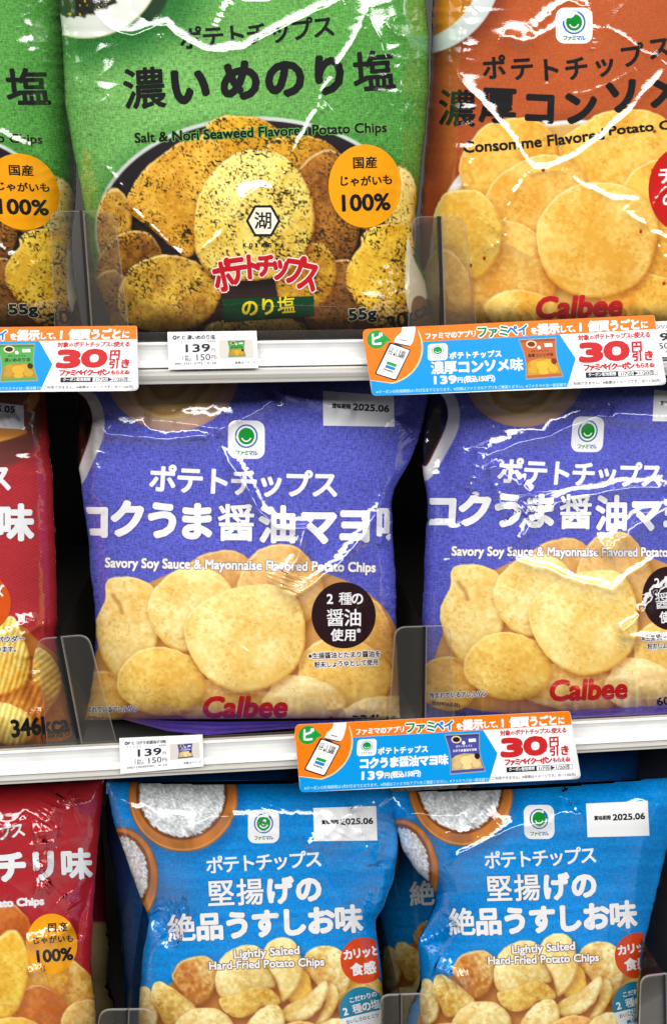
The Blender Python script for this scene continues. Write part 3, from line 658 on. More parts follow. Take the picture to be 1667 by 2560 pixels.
def ink_green(I):
    I.chars('ポテトチップス', (450, 98), (836, 64), 60, INK, 3, 1.6, bow=4)
    I.chars('濃い', (305, 226), (530, 212), 108, INK, 3, 5.4, bow=0); I.chars('めのり塩', (545, 205), (990, 176), 108, INK, 3, 5.4, bow=2)
    I.line('Salt & Nori Seaweed Flavored Potato Chips', (338, 349), (966, 322), 32, INK, 3, 1.4, bow=-2, ol=(104, 168, 74), olw=1.6)
    # maker's mark
    def hexa(r, c, l): I.poly([(658+r*cos(pi/3*k)*.96, 552+r*sin(pi/3*k)) for k in range(6)], c, l)
    hexa(45, (28, 28, 28), 3); hexa(38, (236, 232, 214), 4); I.chars('湖', (632, 552), (684, 552), 46, (24, 24, 24), 5, 2)
    for i, ch in enumerate('KOIKEYA'): I.line(ch, (608+i*15.6, 613), (616+i*15.6-(4 if ch == 'I' else 0), 613), 9.5, (28, 28, 28), 3, .7)
    n = 'ポテトチップス'
    for i, ch in enumerate(n):
        u = (i-3)/3; cx = 665+u*106; cy = 686-30*(1-u*u)*.9+6; a = u*.22; hw = 23
        p0 = (cx-hw*cos(a), cy-hw*sin(a)); p1 = (cx+hw*cos(a), cy+hw*sin(a))
        g = glyph(ch); k = 62+24*abs(u)
        T = np.stack([(g[..., 0]-.5)*52+hw, -(g[..., 1]-.355)*k], -1); T = I.place(T, p0, p1)
        I.stamp(T, (240, 222, 214), 3, 6.5); I.stamp(T, (186, 24, 34), 4.2, 3.6)
    I.poly([(556, 748), (784, 740), (786, 790), (560, 806)], (14, 62, 34), 3); I.chars('のり塩', (602, 772), (738, 762), 46, (232, 206, 34), 4.2, 1.5)
    I.line('55g', (872, 792), (940, 786), 34, INK, 3, 2, ol=(220, 210, 180), olw=1.6)
    I.line('30', (968, 812), (1016, 796), 36, INK, 3, 1.5, shear=.15); I.line('kcal', (1016, 795), (1076, 762), 34, (40, 44, 46), 3, 1.2); I.line('(1袋当り)', (1036, 822), (1072, 802), 13, (70, 60, 50), 3, .4)
def badge_green(I):
    I.disc(912, 465, 91, 104, (240, 158, 10), 2)
    I.chars('国産', (880, 408), (944, 406), 31, INK, 4, 1); I.chars('じゃがいも', (846, 452), (982, 448), 27, INK, 4, 1, bow=3); I.line('100%', (856, 508), (974, 504), 40, INK, 4, 2)
def ink_orange(I):
    P = [('ポ', 1235, 168), ('テ', 1304, 170), ('ト', 1372, 173), ('チ', 1440, 172), ('ッ', 1510, 163), ('プ', 1578, 140), ('ス', 1648, 121)]
    for ch, a, b in P: I.chars(ch, (a-33, b+4), (a+33, b-5 if a > 1400 else b), 63, INK, 3, 1.8)
    for ch, a, b, e in (('濃', 1142, 272, 96), ('厚', 1244, 264, 94), ('コ', 1348, 270, 92), ('ン', 1450, 268, 92), ('ソ', 1556, 240, 94), ('メ', 1662, 224, 98), ('味', 1770, 210, 98)):
        I.chars(ch, (a-45, b+(6 if a > 1400 else -2)), (a+45, b-(6 if a > 1400 else -2)), e, INK, 3, 4.8)
    I.line('Consomme Flavored', (1158, 368), (1508, 334), 27, INK, 3, 1.3, bow=4); I.line('Potato Chips', (1522, 330), (1742, 308), 29, INK, 3, 1.3)
    I.line('Calbee', (1342, 770), (1554, 762), 52, (184, 26, 34), 3, 3.4, shear=.18)
def badge_orange(I):
    I.disc(1712, 473, 92, 110, (188, 26, 22), 2); I.chars('チキン', (1640, 440), (1790, 436), 46, WHITE, 4, 1.5); I.chars('の旨み', (1650, 500), (1786, 496), 40, WHITE, 4, 1.5)

# ------------------------------------------------------------------ the shelf
def zat(y, x=560, Y=0.0): return float(at(x, y, Y)[2])
def slab(name, lo, hi, mat, parent=None, bev=.0008):
    V, F = box(lo, hi); o = mesh_obj(name, V, F, mat, parent, smooth=False)
    if bev:
        b = o.modifiers.new('bevel', 'BEVEL'); b.width = bev; b.segments = 2
    return o
X0, X1 = -.75, .75
ZT1, ZT2, ZT3 = zat(850, 560, .06), zat(1812, 560, .05), zat(2830, 560, .05)
def shelf(zt, label, yf=.004, zb=None):
    r = empty('shelf', (0, yf, zt)); tag(r, label, 'shelf')
    slab('shelf_board', (X0, yf, zb or zt-.018), (X1, .52, zt), SHELFM, r)
    return r
sh1 = shelf(ZT1, 'upper grey steel shelf board under the green and orange bags', zb=min(ZT1-.006, zat(955)))
sh2 = shelf(ZT2, 'middle grey steel shelf board under the purple bags', zb=min(ZT2-.006, zat(1924)))
sh3 = shelf(ZT3, 'lowest grey steel shelf board under the blue bags', .03)
bk = slab('background', (X0-.3, .53, ZT3-.3), (X1+.3, .545, 1.9), BACKM); tag(bk, kind='structure')
sd = slab('side_panel', (float(at(1690, 2300, .02)[0])+.03, .03, ZT3), (float(at(1690, 2300, .02)[0])+.034, .5, ZT2-.03), SHELFM)
tag(sd, 'grey metal panel closing the lowest shelf beside the blue bag', 'shelf panel')
def extrude(name, prof, mat, parent, xa=X0, xb=X1):
    n = len(prof); V = [(xa, y, z) for y, z in prof]+[(xb, y, z) for y, z in prof]
    F = [(i, (i+1) % n, n+(i+1) % n, n+i) for i in range(n)]+[tuple(range(n-1, -1, -1)), tuple(range(n, 2*n))]
    o = mesh_obj(name, V, F, mat, parent, smooth=False); b = o.modifiers.new('bevel', 'BEVEL'); b.width = .0006; b.segments = 2; b.limit_method = 'ANGLE'
    return o
def rail(zs, label, clearz):
    zt, zw, zl, zb = zs
    r = empty('price_rail', (0, 0, zb)); tag(r, label, 'shelf rail')
    h = zt-zw
    extrude('rail_face', [(.003, zt), (-.0012, zt), (-.0016, zt-.0012), (-.0006, zt-.0024), (.0002, zt-.3*h), (.0004, zt-.5*h), (.0002, zt-.75*h), (-.0006, zw+.0026), (-.0022, zw+.0016), (-.0022, zw+.0004), (.003, zw)], RAILM, r)
    extrude('rail_lip', [(.003, zw-.0002), (-.0014, zw-.0002), (-.0014, zw-.0012), (-.0034, zw-.0024), (-.0042, (zw+zl)/2), (-.0034, zl+.0012), (-.0026, zl), (-.0026, zb), (.003, zb)], RAILG, r)
    extrude('clear_lip', [(-.0012, zt+.0003), (-.0004, zt+.0003), (-.0004, clearz), (-.0012, clearz)], CLEAR, r)
    return r
rail((zat(853), zat(919), zat(950), zat(957)), 'white price rail along the upper shelf under the green bags', zat(828))
rail((zat(1848), zat(1908), zat(1921), zat(1926)), 'white price rail along the middle shelf under the purple bags', zat(1836))

# ------------------------------------------------------------------ clear dividers with front flaps
def divider(label, sheet, flap, Y, depth=.22, mat=CLEAR):
    (xt, yt), (xb, yb), wpx = sheet
    b = at(xb, yb, Y); r = empty('shelf_divider', tuple(b)); tag(r, label, 'shelf divider', 'clear dividers between the bags')
    f = Flat([flap[0], flap[len(flap)//2], flap[-1]], [Y]*3)
    # front flap: rounded plate 1 mm thick
    fl = [p for p in flap]
    P = np.array([at(x, y, Y) for x, y in fl]); n = len(P)
    V = np.concatenate([P, P+[0, .001, 0]]); F = [tuple(range(n-1, -1, -1)), tuple(range(n, 2*n))]
    o = mesh_obj('front_flap', V, F, mat, r, smooth=False)
    F = [(i, (i+1) % n, n+(i+1) % n, n+i) for i in range(n)]
    # bright rim of the plate
    c = P.mean(0); Q = P+(c-P)/np.linalg.norm(c-P, axis=1, keepdims=True)*.0007
    V = np.concatenate([P-[0, .0002, 0], Q-[0, .0002, 0], P+[0, .0012, 0]]); F = [(i, (i+1) % n, n+(i+1) % n, n+i) for i in range(n)]+[(i, 2*n+i, 2*n+(i+1) % n, (i+1) % n) for i in range(n)]
    mesh_obj('flap_rim', V, F, EDGE, r, smooth=False)
    # standing sheet running back between the bags
    t = at(xt, yt, Y); w = wpx*.000215
    V = []
    for q in (b, t):
        V += [q+[-w/2, -.0012, 0], q+[w/2, -.0012, 0], q+[w/2, .0015, 0], q+[-w/2, .0015, 0]]
    bx = [(0, 3, 2, 1), (4, 5, 6, 7), (0, 1, 5, 4), (1, 2, 6, 5), (2, 3, 7, 6), (3, 0, 4, 7)]
    mesh_obj('sheet_edge', V, bx, DARKEDGE, r, smooth=False)
    V2 = []
    for q in (b, t):
        V2 += [q+[w/2+.0001, -.0013, 0], q+[w/2+.0008, -.0013, 0], q+[w/2+.0008, .0015, 0], q+[w/2+.0001, .0015, 0]]
    mesh_obj('sheet_rim', V2, bx, EDGE, r, smooth=False)
    V = []
    for q in (b, t):
        V += [q+[-w/3, .0016, 0], q+[w/3, .0016, 0], q+[w/3, depth, 0], q+[-w/3, depth, 0]]
    mesh_obj('standing_sheet', V, bx, SHEET, r, smooth=False)
    return r
def rounded(pts, rad):
    out = []; n = len(pts)
    for i in range(n):
        p = np.array(pts[i], float); a = np.array(pts[i-1], float); b = np.array(pts[(i+1) % n], float); r = rad[i]
        if r <= 0: out.append(tuple(p)); continue
        u = (a-p)/np.linalg.norm(a-p); v = (b-p)/np.linalg.norm(b-p)
        for k in range(7):
            t = k/6; out.append(tuple((1-t)**2*(p+u*r)+2*t*(1-t)*p+t*t*(p+v*r)))
    return out
divider('clear divider with rounded flap between the two green bags', ((204, 527), (226, 832), 7), rounded([(124, 527), (288, 527), (324, 832), (138, 832)], (30, 34, 0, 0)), .010)
divider('clear divider with rounded flap between the green bag and the orange bag', ((1096, 541), (1105, 830), 9), rounded([(1030, 541), (1162, 541), (1192, 830), (1020, 830)], (24, 30, 0, 0)), .010)
divider('clear divider with tall flap between the red bag and the purple bag', ((148, 1592), (200, 1862), 10), rounded([(92, 1598), (222, 1586), (292, 1858), (120, 1868)], (24, 30, 0, 0)), .0055)
divider('clear divider with flap between the two purple bags', ((1059, 1566), (1056, 1830), 8), rounded([(986, 1568), (1126, 1564), (1136, 1828), (970, 1834)], (30, 26, 0, 0)), .0055)
divider('clear divider between the red bag and the blue bag on the lowest shelf', ((319, 2524), (312, 2800), 5), rounded([(248, 2525), (384, 2523), (400, 2800), (230, 2800)], (30, 30, 0, 0)), .008)
divider('clear divider between the two blue bags on the lowest shelf', ((998, 2487), (1000, 2800), 6), rounded([(950, 2489), (1068, 2484), (1080, 2800), (940, 2800)], (24, 26, 0, 0)), .008)
divider('clear divider at the end of the lowest shelf beside the grey panel', ((1658, 2436), (1664, 2800), 5), rounded([(1600, 2442), (1667, 2434), (1680, 2800), (1590, 2800)], (26, 4, 0, 0)), .008)

# ------------------------------------------------------------------ the bags
def bag(label, pouch, paint, inv=IDENT, fwd=IDENT, back=(80, 80, 80), prints=(), group=None, step=2.5, base=None):
    x, y = pouch.xy(np.array([.5]), np.array([1.0])); b = at(x, y, pouch.Y0)[0]
    r = empty('potato_chip_bag', tuple(b)); tag(r, label, 'chip bag', group)
    pouch.mesh('pouch', r, paint, inv, step, back=back)
    for name, fn in prints:
        I = Ink(fwd); fn(I)
        if I.T: I.build(pouch, name, r, FILM)
    return r
def seal(r, pl, pr, hpx, Y, name='top_seal', col=(20, 110, 190), rows=16, ribs=3.2):
    """flat crimped strip from pixel pl to pr, hpx tall"""
    n = 160; s = np.linspace(0, 1, n); V = []; C = []; U = []
    for k in range(rows+1):
        v = k/rows; x = pl[0]+(pr[0]-pl[0])*s; y = pl[1]+(pr[1]-pl[1])*s+hpx*v+2.5*np.sin(s*9+1)*(1-v)
        V.append(at(x, y, Y+.0006*np.sin(v*ribs*2*pi)+.0012*np.sin(s*14)*(1-v))); U.append(np.stack([x, y], 1)*.001)
    V = np.concatenate(V); i = np.arange(n*(rows+1)).reshape(rows+1, n); F = np.stack([i[:-1, :-1], i[1:, :-1], i[1:, 1:], i[:-1, 1:]], -1).reshape(-1, 4)
    return mesh_obj(name, V, F, FILM, r, col=np.tile(np.r_[lin(col)*.92, .3], (len(V), 1)), uv=np.concatenate(U))

GC = [([(160, 0), (162, 90), (166, 200), (168, 262)], .0012, 9),
      ([(235, 30), (265, 62), (300, 80), (335, 88), (365, 78), (390, 65), (415, 62), (440, 85), (470, 105), (510, 125), (560, 131), (610, 120), (660, 95), (730, 60), (790, 30), (860, 0)], .0016, 12),
      ([(575, 0), (555, 40), (540, 75)], .0013, 10),
      ([(230, 372), (262, 415), (285, 440), (300, 465), (330, 520), (370, 560), (420, 610), (472, 662)], .0017, 12),
      ([(470, 662), (500, 630), (550, 585), (590, 530), (610, 490), (650, 470), (692, 470)], .0016, 12),
      ([(935, -10), (890, 90), (845, 160), (835, 195), (810, 225), (795, 275), (750, 350), (715, 430), (688, 482)], .0017, 12),
      ([(925, 35), (950, 110), (975, 180), (1002, 218), (1020, 150), (1030, 80)], .0013, 9),
      ([(965, 50), (985, 85), (1010, 96), (1022, 88)], .0016, 12), ([(1003, 215), (1005, 330), (1012, 420)], .0012, 8),
      ([(170, 245), (185, 215), (202, 200)], .0012, 9), ([(1000, 300), (1030, 255), (1050, 240), (1062, 200)], .0012, 9),
      ([(800, 280), (820, 262)], .001, 9), ([(1016, 560), (1012, 640), (1010, 735)], -.0025, 9), ([(165, 265), (190, 350), (225, 372), (228, 440)], .001, 9)]
green = Pouch([(150, -140), (150, 0), (158, 150), (166, 270), (195, 440), (212, 525), (226, 620), (236, 690), (262, 760), (285, 850)],
              [(1058, -140), (1066, 40), (1072, 90), (1070, 250), (1052, 440), (1038, 560), (1046, 640), (1074, 720), (1088, 780), (1092, 850)],
              .066, .044, -.016, 3.0, top=.05, creases=GC, cr=.37, cw=.62, wr=.0003, bump=.0005, seed=11, dents=[(465, 590, 30, 60, 0, -.0016), (620, 500, 70, 40, .3, .0014), (480, 720, 90, 60, 0, -.0015), (900, 700, 90, 60, .5, -.0012)])
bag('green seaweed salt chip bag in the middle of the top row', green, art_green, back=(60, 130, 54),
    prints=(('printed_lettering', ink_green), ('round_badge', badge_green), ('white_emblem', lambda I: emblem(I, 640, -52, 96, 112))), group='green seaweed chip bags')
pr = [((71, 241), (935, 180)), ((109, 350), (967, 325)), ((39, 412), (896, 407)), ((122, 515), (976, 505)), ((60, 793), (905, 790)), ((50, 466), (912, 465))]
gfw = fit([b for a, b in pr], [a for a, b in pr], 1); giv = fit([a for a, b in pr], [b for a, b in pr], 1)
green2 = Pouch([(-700, -140), (-700, 850)], [(176, -140), (182, 100), (188, 300), (192, 420), (186, 520), (180, 620), (186, 700), (214, 850)], .096, .050, -.016, 3.0, top=.05, cr=.37, cw=.62, wr=.0003, bump=.0005,
               creases=[([(105, 0), (125, 25), (147, 45)], .0013, 9), ([(0, 325), (30, 350), (60, 362), (86, 362)], .0013, 9), ([(-10, 605), (30, 640), (52, 670)], .0015, 10), ([(72, 672), (90, 655), (120, 652)], .0014, 10)], seed=12, dents=[(80, 760, 90, 60, 0, -.0022)])
bag('green seaweed salt chip bag at the left end of the top row', green2, art_green, giv, gfw, (60, 130, 54),
    (('printed_lettering', ink_green), ('round_badge', badge_green)), 'green seaweed chip bags')

OC = [([(1118, 155), (1170, 220), (1230, 285), (1280, 350), (1315, 405), (1332, 422), (1370, 423), (1420, 402), (1500, 350), (1570, 285), (1630, 215), (1670, 160)], .0018, 12, 4),
      ([(1312, 432), (1415, 430)], .0012, 9), ([(1320, 430), (1300, 460), (1285, 480), (1265, 540), (1244, 592)], .0016, 11),
      ([(1410, 430), (1460, 465), (1535, 500), (1588, 503), (1560, 530), (1580, 545), (1614, 560), (1640, 500), (1690, 440)], .0017, 11),
      ([(1618, 575), (1700, 610)], .0014, 10), ([(1620, 580), (1667, 650), (1700, 690)], .0013, 10),
      ([(1255, 82), (1310, 106), (1370, 80), (1440, 40), (1474, 24)], .0020, 15, 8), ([(1330, 78), (1380, 25), (1424, 4), (1470, 22)], .0018, 13, 6),
      ([(1205, 632), (1250, 604), (1264, 580)], .0012, 9), ([(1262, 606), (1336, 646)], .0012, 10), ([(1175, 400), (1190, 470), (1200, 560)], .0007, 8)]
orange = Pouch([(1082, -140), (1080, 60), (1076, 180), (1066, 330), (1058, 440), (1050, 540), (1046, 650), (1050, 850)], [(1960, -140), (1960, 850)], .078, .052, -.016, 3.4, top=.05, creases=OC, cr=.37, cw=.62, wr=.0003, bump=.0005, seed=13,
               dents=[(1066, 360, 34, 330, 0, -.018), (1290, 96, 50, 26, .1, .0012), (1260, 680, 100, 60, .5, -.0025)])
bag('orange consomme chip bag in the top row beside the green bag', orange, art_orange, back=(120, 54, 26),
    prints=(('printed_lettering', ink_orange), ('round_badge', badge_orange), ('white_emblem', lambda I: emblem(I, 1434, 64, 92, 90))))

PC = [([(235, 1045), (262, 1085), (330, 1090), (420, 1098), (500, 1092), (543, 1092)], .0017, 11),
      ([(540, 1086), (570, 1150), (600, 1190), (650, 1280), (690, 1318), (765, 1325), (745, 1390), (730, 1420), (703, 1450), (705, 1470), (735, 1489), (800, 1450), (860, 1400), (905, 1345), (940, 1290), (965, 1230), (978, 1190), (985, 1130)], .0017, 11),
      ([(538, 1095), (570, 1065), (640, 1030), (692, 992)], .0015, 11), ([(360, 1047), (440, 1055), (520, 1068), (572, 1070)], .0013, 10),
      ([(700, 985), (740, 995), (800, 1005), (860, 1025), (892, 1040)], .0013, 10), ([(235, 1050), (236, 1110), (232, 1200), (226, 1260)], .0016, 9), ([(985, 1045), (1010, 1075), (1036, 1106)], .0014, 10),
      ([(720, 1430), (712, 1455), (706, 1470)], .0014, 14, 7), ([(982, 1240), (960, 1330), (945, 1370)], .0016, 12)]
purple = Pouch([(196, 925), (194, 985), (190, 1060), (196, 1150), (204, 1220), (212, 1280), (222, 1350), (229, 1450), (238, 1530), (240, 1600), (233, 1680), (224, 1750), (212, 1800)],
               [(1082, 915), (1072, 985), (1052, 1080), (1022, 1160), (982, 1226), (977, 1260), (983, 1340), (988, 1450), (991, 1560), (993, 1650), (1000, 1795)],
               .047, .034, .014, 3.0, top=.12, bot=.12, botmin=.35, topmin=.3, creases=PC, cr=1.8, seed=14, dents=[(620, 1780, 30, 26, .5, -.003), (300, 1790, 60, 20, 0, -.002), (1052, 1060, 40, 120, .25, -.016), (208, 1120, 26, 150, 0, -.008)])
pb = bag('purple soy sauce mayonnaise bag in the middle row, left of the other purple bag', purple, art_purple, back=(60, 58, 140),
         prints=(('printed_lettering', ink_purple), ('round_badge', badge_purple), ('white_emblem', lambda I: emblem(I, 616, 1099, 92, 96, slope=.02)),
                 ('date_label', lambda I: date_label(I, [(807, 977), (984, 990), (986, 1067), (808, 1064)], tx=((830, 1014), (972, 1022))))), group='purple soy sauce chip bags')
def foot(r, pts_top, pts_bot, Ya, Yb, col):
    """underside of a bag folding forward to its bottom seal"""
    n = 90; m = 10; s = np.linspace(0, 1, n); a = np.array(pts_top, float); b = np.array(pts_bot, float); V = []; U = []
    for k in range(m+1):
        v = k/m; xa = np.interp(s, np.linspace(0, 1, len(a)), a[:, 0]); ya = np.interp(s, np.linspace(0, 1, len(a)), a[:, 1])
        xb = np.interp(s, np.linspace(0, 1, len(b)), b[:, 0]); yb = np.interp(s, np.linspace(0, 1, len(b)), b[:, 1])
        x = xa+(xb-xa)*v; y = ya+(yb-ya)*v; V.append(at(x, y, Ya+(Yb-Ya)*v+.0016*(fbm(x, y*3, 50, 3, 4)-.5)+.0005*np.sin(v*15))); U.append(np.stack([x, y], 1)*.001)
    V = np.concatenate(V); i = np.arange(n*(m+1)).reshape(m+1, n); F = np.stack([i[:-1, :-1], i[1:, :-1], i[1:, 1:], i[:-1, 1:]], -1).reshape(-1, 4)
    return mesh_obj('bottom_seal', V, F, FILM, r, col=np.tile(np.r_[lin(col)*.92, .3], (len(V), 1)), uv=np.concatenate(U))
foot(pb, [(290, 1792), (420, 1802), (560, 1805), (720, 1803), (860, 1800), (990, 1793)], [(300, 1796), (420, 1828), (520, 1838), (640, 1828), (800, 1816), (985, 1794)], .036, .020, (66, 52, 140))
pr = [((1465, 1083), (616, 1100)), ((1276, 1176), (410, 1195)), ((1637, 1195), (819, 1213)), ((1433, 1283), (591, 1310)), ((1531, 1285), (694, 1314)), ((1192, 1276), (320, 1300)), ((1136, 1382), (263, 1410)), ((1364, 1383), (507, 1416)),
      ((1451, 1553), (608, 1595)), ((1165, 1530), (310, 1562)), ((1672, 1492), (859, 1538)), ((1462, 1728), (608, 1768)), ((1110, 1490), (252, 1520)), ((1180, 1640), (330, 1690)), ((1300, 1675), (404, 1704))]
pfw = fit([b for a, b in pr], [a for a, b in pr], 2); piv = fit([a for a, b in pr], [b for a, b in pr], 2)
QC = [([(1195, 1115), (1210, 1145), (1240, 1128), (1300, 1110), (1380, 1090), (1395, 1080), (1440, 1060), (1500, 1042), (1560, 1052), (1690, 1056)], .0016, 11),
      ([(1520, 1034), (1690, 1040)], .0013, 9), ([(1220, 1158), (1230, 1200), (1250, 1255), (1278, 1292)], .0014, 11), ([(1220, 1156), (1260, 1190), (1310, 1220), (1332, 1244)], .0014, 11),
      ([(1278, 1368), (1310, 1340), (1335, 1305), (1390, 1260), (1440, 1245), (1500, 1232), (1580, 1222), (1690, 1217)], .0015, 11), ([(1500, 1390), (1560, 1345), (1610, 1305), (1690, 1262)], .0024, 17, 12),
      ([(1278, 1396), (1380, 1430), (1460, 1460), (1530, 1475), (1570, 1440), (1650, 1385)], .0011, 9), ([(1546, 1586), (1600, 1540), (1640, 1490), (1690, 1455)], .0015, 11), ([(1546, 1590), (1690, 1602)], .0012, 10),
      ([(1195, 1120), (1190, 1180), (1175, 1230)], .0014, 9), ([(1330, 1235), (1335, 1265), (1310, 1290)], .0016, 13, 7)]
purple2 = Pouch([(1078, 925), (1074, 985), (1066, 1040), (1052, 1110), (1054, 1170), (1062, 1212), (1067, 1240), (1066, 1300), (1060, 1400), (1055, 1500), (1052, 1560), (1052, 1660), (1058, 1800)],
                [(1900, 905), (1900, 1760)], .048, .034, .014, 3.0, top=.12, bot=.12, botmin=.35, topmin=.3, creases=QC, cr=1.55, seed=15, dents=[(1090, 1110, 40, 130, 0, -.012), (1590, 1330, 60, 30, -.6, .0014), (1540, 1730, 40, 40, .5, -.003)])
pb2 = bag('purple soy sauce mayonnaise bag at the right end of the middle row', purple2, art_purple, piv, pfw, (60, 58, 140),
          (('printed_lettering', ink_purple), ('round_badge', badge_purple), ('white_emblem', lambda I: emblem(I, 616, 1099, 92, 96, slope=.02)),
           ('date_label', lambda I: date_label(I, [(807, 977), (984, 990), (986, 1067), (808, 1064)], tx=((830, 1014), (972, 1022))))), 'purple soy sauce chip bags')
foot(pb2, [(1220, 1782), (1330, 1772), (1480, 1765), (1600, 1752), (1760, 1748)], [(1240, 1792), (1380, 1800), (1500, 1792), (1640, 1786), (1780, 1770)], .037, .020, (66, 52, 140))

def ink_cheese(I):
    I.chars('ス', (-40, 1196), (34, 1196), 72, WHITE, 3, 2.8); I.chars('ズ味', (-96, 1308), (84, 1308), 94, WHITE, 3, 6.5, ol=(90, 20, 20), olw=1.4)
    I.line('チーズパウダー', (-60, 1602), (62, 1596), 15, INK, 3, .5, ol=WHITE, olw=2); I.line('使用しています。', (-70, 1626), (40, 1622), 15, INK, 3, .5, ol=WHITE, olw=2)
    I.line('346kcal', (30, 1822), (180, 1806), 42, INK, 3, 2.2); I.line('(1袋当り)', (104, 1842), (184, 1832), 18, (60, 50, 40), 3, .5)
def badge_cheese(I):
    I.disc(-44, 1508, 72, 74, (204, 80, 18), 2); I.chars('チーズ', (-100, 1478), (16, 1478), 32, WHITE, 4, 1)
cheese = Pouch([(-620, 925), (-620, 1870)], [(110, 915), (116, 985), (122, 1080), (132, 1180), (139, 1320), (144, 1460), (147, 1555), (140, 1580), (146, 1640), (164, 1720), (178, 1800), (192, 1880)], .050, .036, .014, 3.2, top=.12, topmin=.3,
               creases=[([(-20, 1070), (20, 1050), (44, 1040)], .0013, 10), ([(50, 1598), (100, 1562), (144, 1562)], .0022, 11), ([(-10, 1600), (60, 1560), (96, 1545)], .0013, 10), ([(78, 1640), (80, 1700), (90, 1780)], -.0012, 10)], seed=16)
bag('red cheese chip bag at the left end of the middle row, cut by the frame', cheese, art_red_cheese, back=(110, 28, 32),
    prints=(('printed_lettering', ink_cheese), ('round_badge', badge_cheese), ('date_label', lambda I: date_label(I, [(-140, 990), (60, 1014), (61, 1074), (-140, 1060)], '2025.05', ((-100, 1016), (38, 1024))))))

def ink_chili(I):
    I.chars('ップス', (-40, 2092), (62, 2073), 40, WHITE, 3, 1.2); I.chars('チリ味', (-12, 2170), (232, 2160), 80, WHITE, 3, 5, ol=(100, 20, 24), olw=1.2)
    I.line('Potato Chips', (-44, 2264), (110, 2255), 24, WHITE, 3, 1.8)
def badge_chili(I):
    I.disc(130, 2360, 64, 76, (238, 160, 14), 2); I.chars('国産', (118, 2320), (172, 2317), 24, INK, 4, .8); I.chars('じゃがいも', (80, 2352), (186, 2346), 20, INK, 4, .7); I.line('100%', (94, 2392), (182, 2384), 30, INK, 4, 1.8)
chili = Pouch([(-520, 1960), (-520, 2820)], [(262, 1950), (256, 2010), (250, 2080), (242, 2160), (236, 2250), (230, 2340), (228, 2410), (232, 2450), (240, 2500), (244, 2820)], .052, .032, .014, 3.0, top=.12,
              creases=[([(150, 1985), (130, 2030), (112, 2060)], .0018, 13, 6), ([(172, 1985), (186, 1995), (190, 2010), (178, 2015)], .0016, 13, 6), ([(80, 2085), (130, 2075), (150, 2080)], .0018, 13, 6), ([(108, 2100), (112, 2130), (125, 2150), (100, 2180)], .0018, 13, 6), ([(85, 2215), (110, 2222), (130, 2205)], .0016, 12, 5),
                       ([(63, 2365), (100, 2345), (150, 2338), (190, 2300)], .0018, 12), ([(70, 2435), (110, 2420)], .0014, 11), ([(160, 2240), (185, 2270)], .0012, 9), ([(0, 2090), (20, 2070), (30, 2085)], .0016, 12), ([(244, 2100), (232, 2200), (200, 2320), (196, 2360)], -.002, 12)], seed=17, cr=1.55, nwr=26)
cb = bag('red chili chip bag at the left end of the bottom row, cut by the frame', chili, art_red_chili, back=(110, 22, 28), prints=(('printed_lettering', ink_chili), ('round_badge', badge_chili)))

BG = 'blue lightly salted chip bags'
BC = [([(470, 2082), (490, 2060), (530, 2045), (584, 2037)], .0013, 10), ([(762, 2118), (815, 2085), (860, 2050), (888, 2028)], .0017, 13, 6), ([(885, 2020), (905, 2090), (925, 2140), (936, 2168)], .0016, 10), ([(936, 2168), (950, 2110), (962, 2080)], .0014, 9),
      ([(800, 2120), (850, 2100), (870, 2060)], .0014, 13, 6), ([(268, 1995), (310, 2062)], .0012, 9), ([(376, 2288), (420, 2330), (452, 2352)], -.0028, 14), ([(380, 2286), (430, 2276), (470, 2262)], -.0016, 12), ([(960, 2160), (956, 2230), (938, 2296)], .0016, 10), ([(660, 2060), (680, 1995)], .0006, 9),
      ([(360, 2460), (380, 2380), (440, 2330)], .0009, 12)]
blue = Pouch([(266, 1956), (272, 1990), (286, 2060), (308, 2120), (336, 2200), (358, 2262), (376, 2294), (364, 2345), (356, 2400), (350, 2470), (345, 2560), (340, 2820)],
             [(966, 1948), (985, 2000), (994, 2060), (993, 2130), (984, 2200), (960, 2262), (938, 2298), (943, 2345), (951, 2400), (957, 2480), (962, 2560), (968, 2820)], .046, .031, .013, 2.8, top=.13, topmin=.0, creases=BC, cr=1.55, seed=18, dents=[(392, 2288, 56, 74, .5, -.011), (950, 2300, 34, 70, 0, -.010), (985, 2060, 30, 70, .2, -.010)])
b1 = bag('bright blue salted chip bag in the bottom row beside the red bag', blue, art_blue, back=(14, 70, 130),
         prints=(('printed_lettering', ink_blue), ('orange_badge', lambda I: badges_blue(I, 0)), ('teal_badge', lambda I: badges_blue(I, 1)), ('white_emblem', lambda I: emblem(I, 659, 2066, 78, 84, slope=-.02)),
                 ('date_label', lambda I: date_label(I, [(783, 2020), (940, 2015), (943, 2101), (785, 2103)], tx=((804, 2056), (932, 2052))))), group=BG)
seal(b1, (266, 1956), (966, 1948), 30, .0596, col=(16, 104, 186))
pr = [((1351, 2055), (659, 2066)), ((1234, 2151), (537, 2163)), ((1469, 2140), (786, 2149)), ((1249, 2224), (553, 2233)), ((1456, 2211), (772, 2222)), ((1152, 2304), (456, 2321)), ((1554, 2287), (870, 2299)), ((1219, 2406), (523, 2418)), ((1495, 2394), (810, 2407)),
      ((1597, 2392), (908, 2401)), ((1585, 2512), (906, 2528)), ((1148, 1975), (458, 1992)), ((1070, 2480), (365, 2500))]
bfw = fit([b for a, b in pr], [a for a, b in pr], 2); biv = fit([a for a, b in pr], [b for a, b in pr], 2)
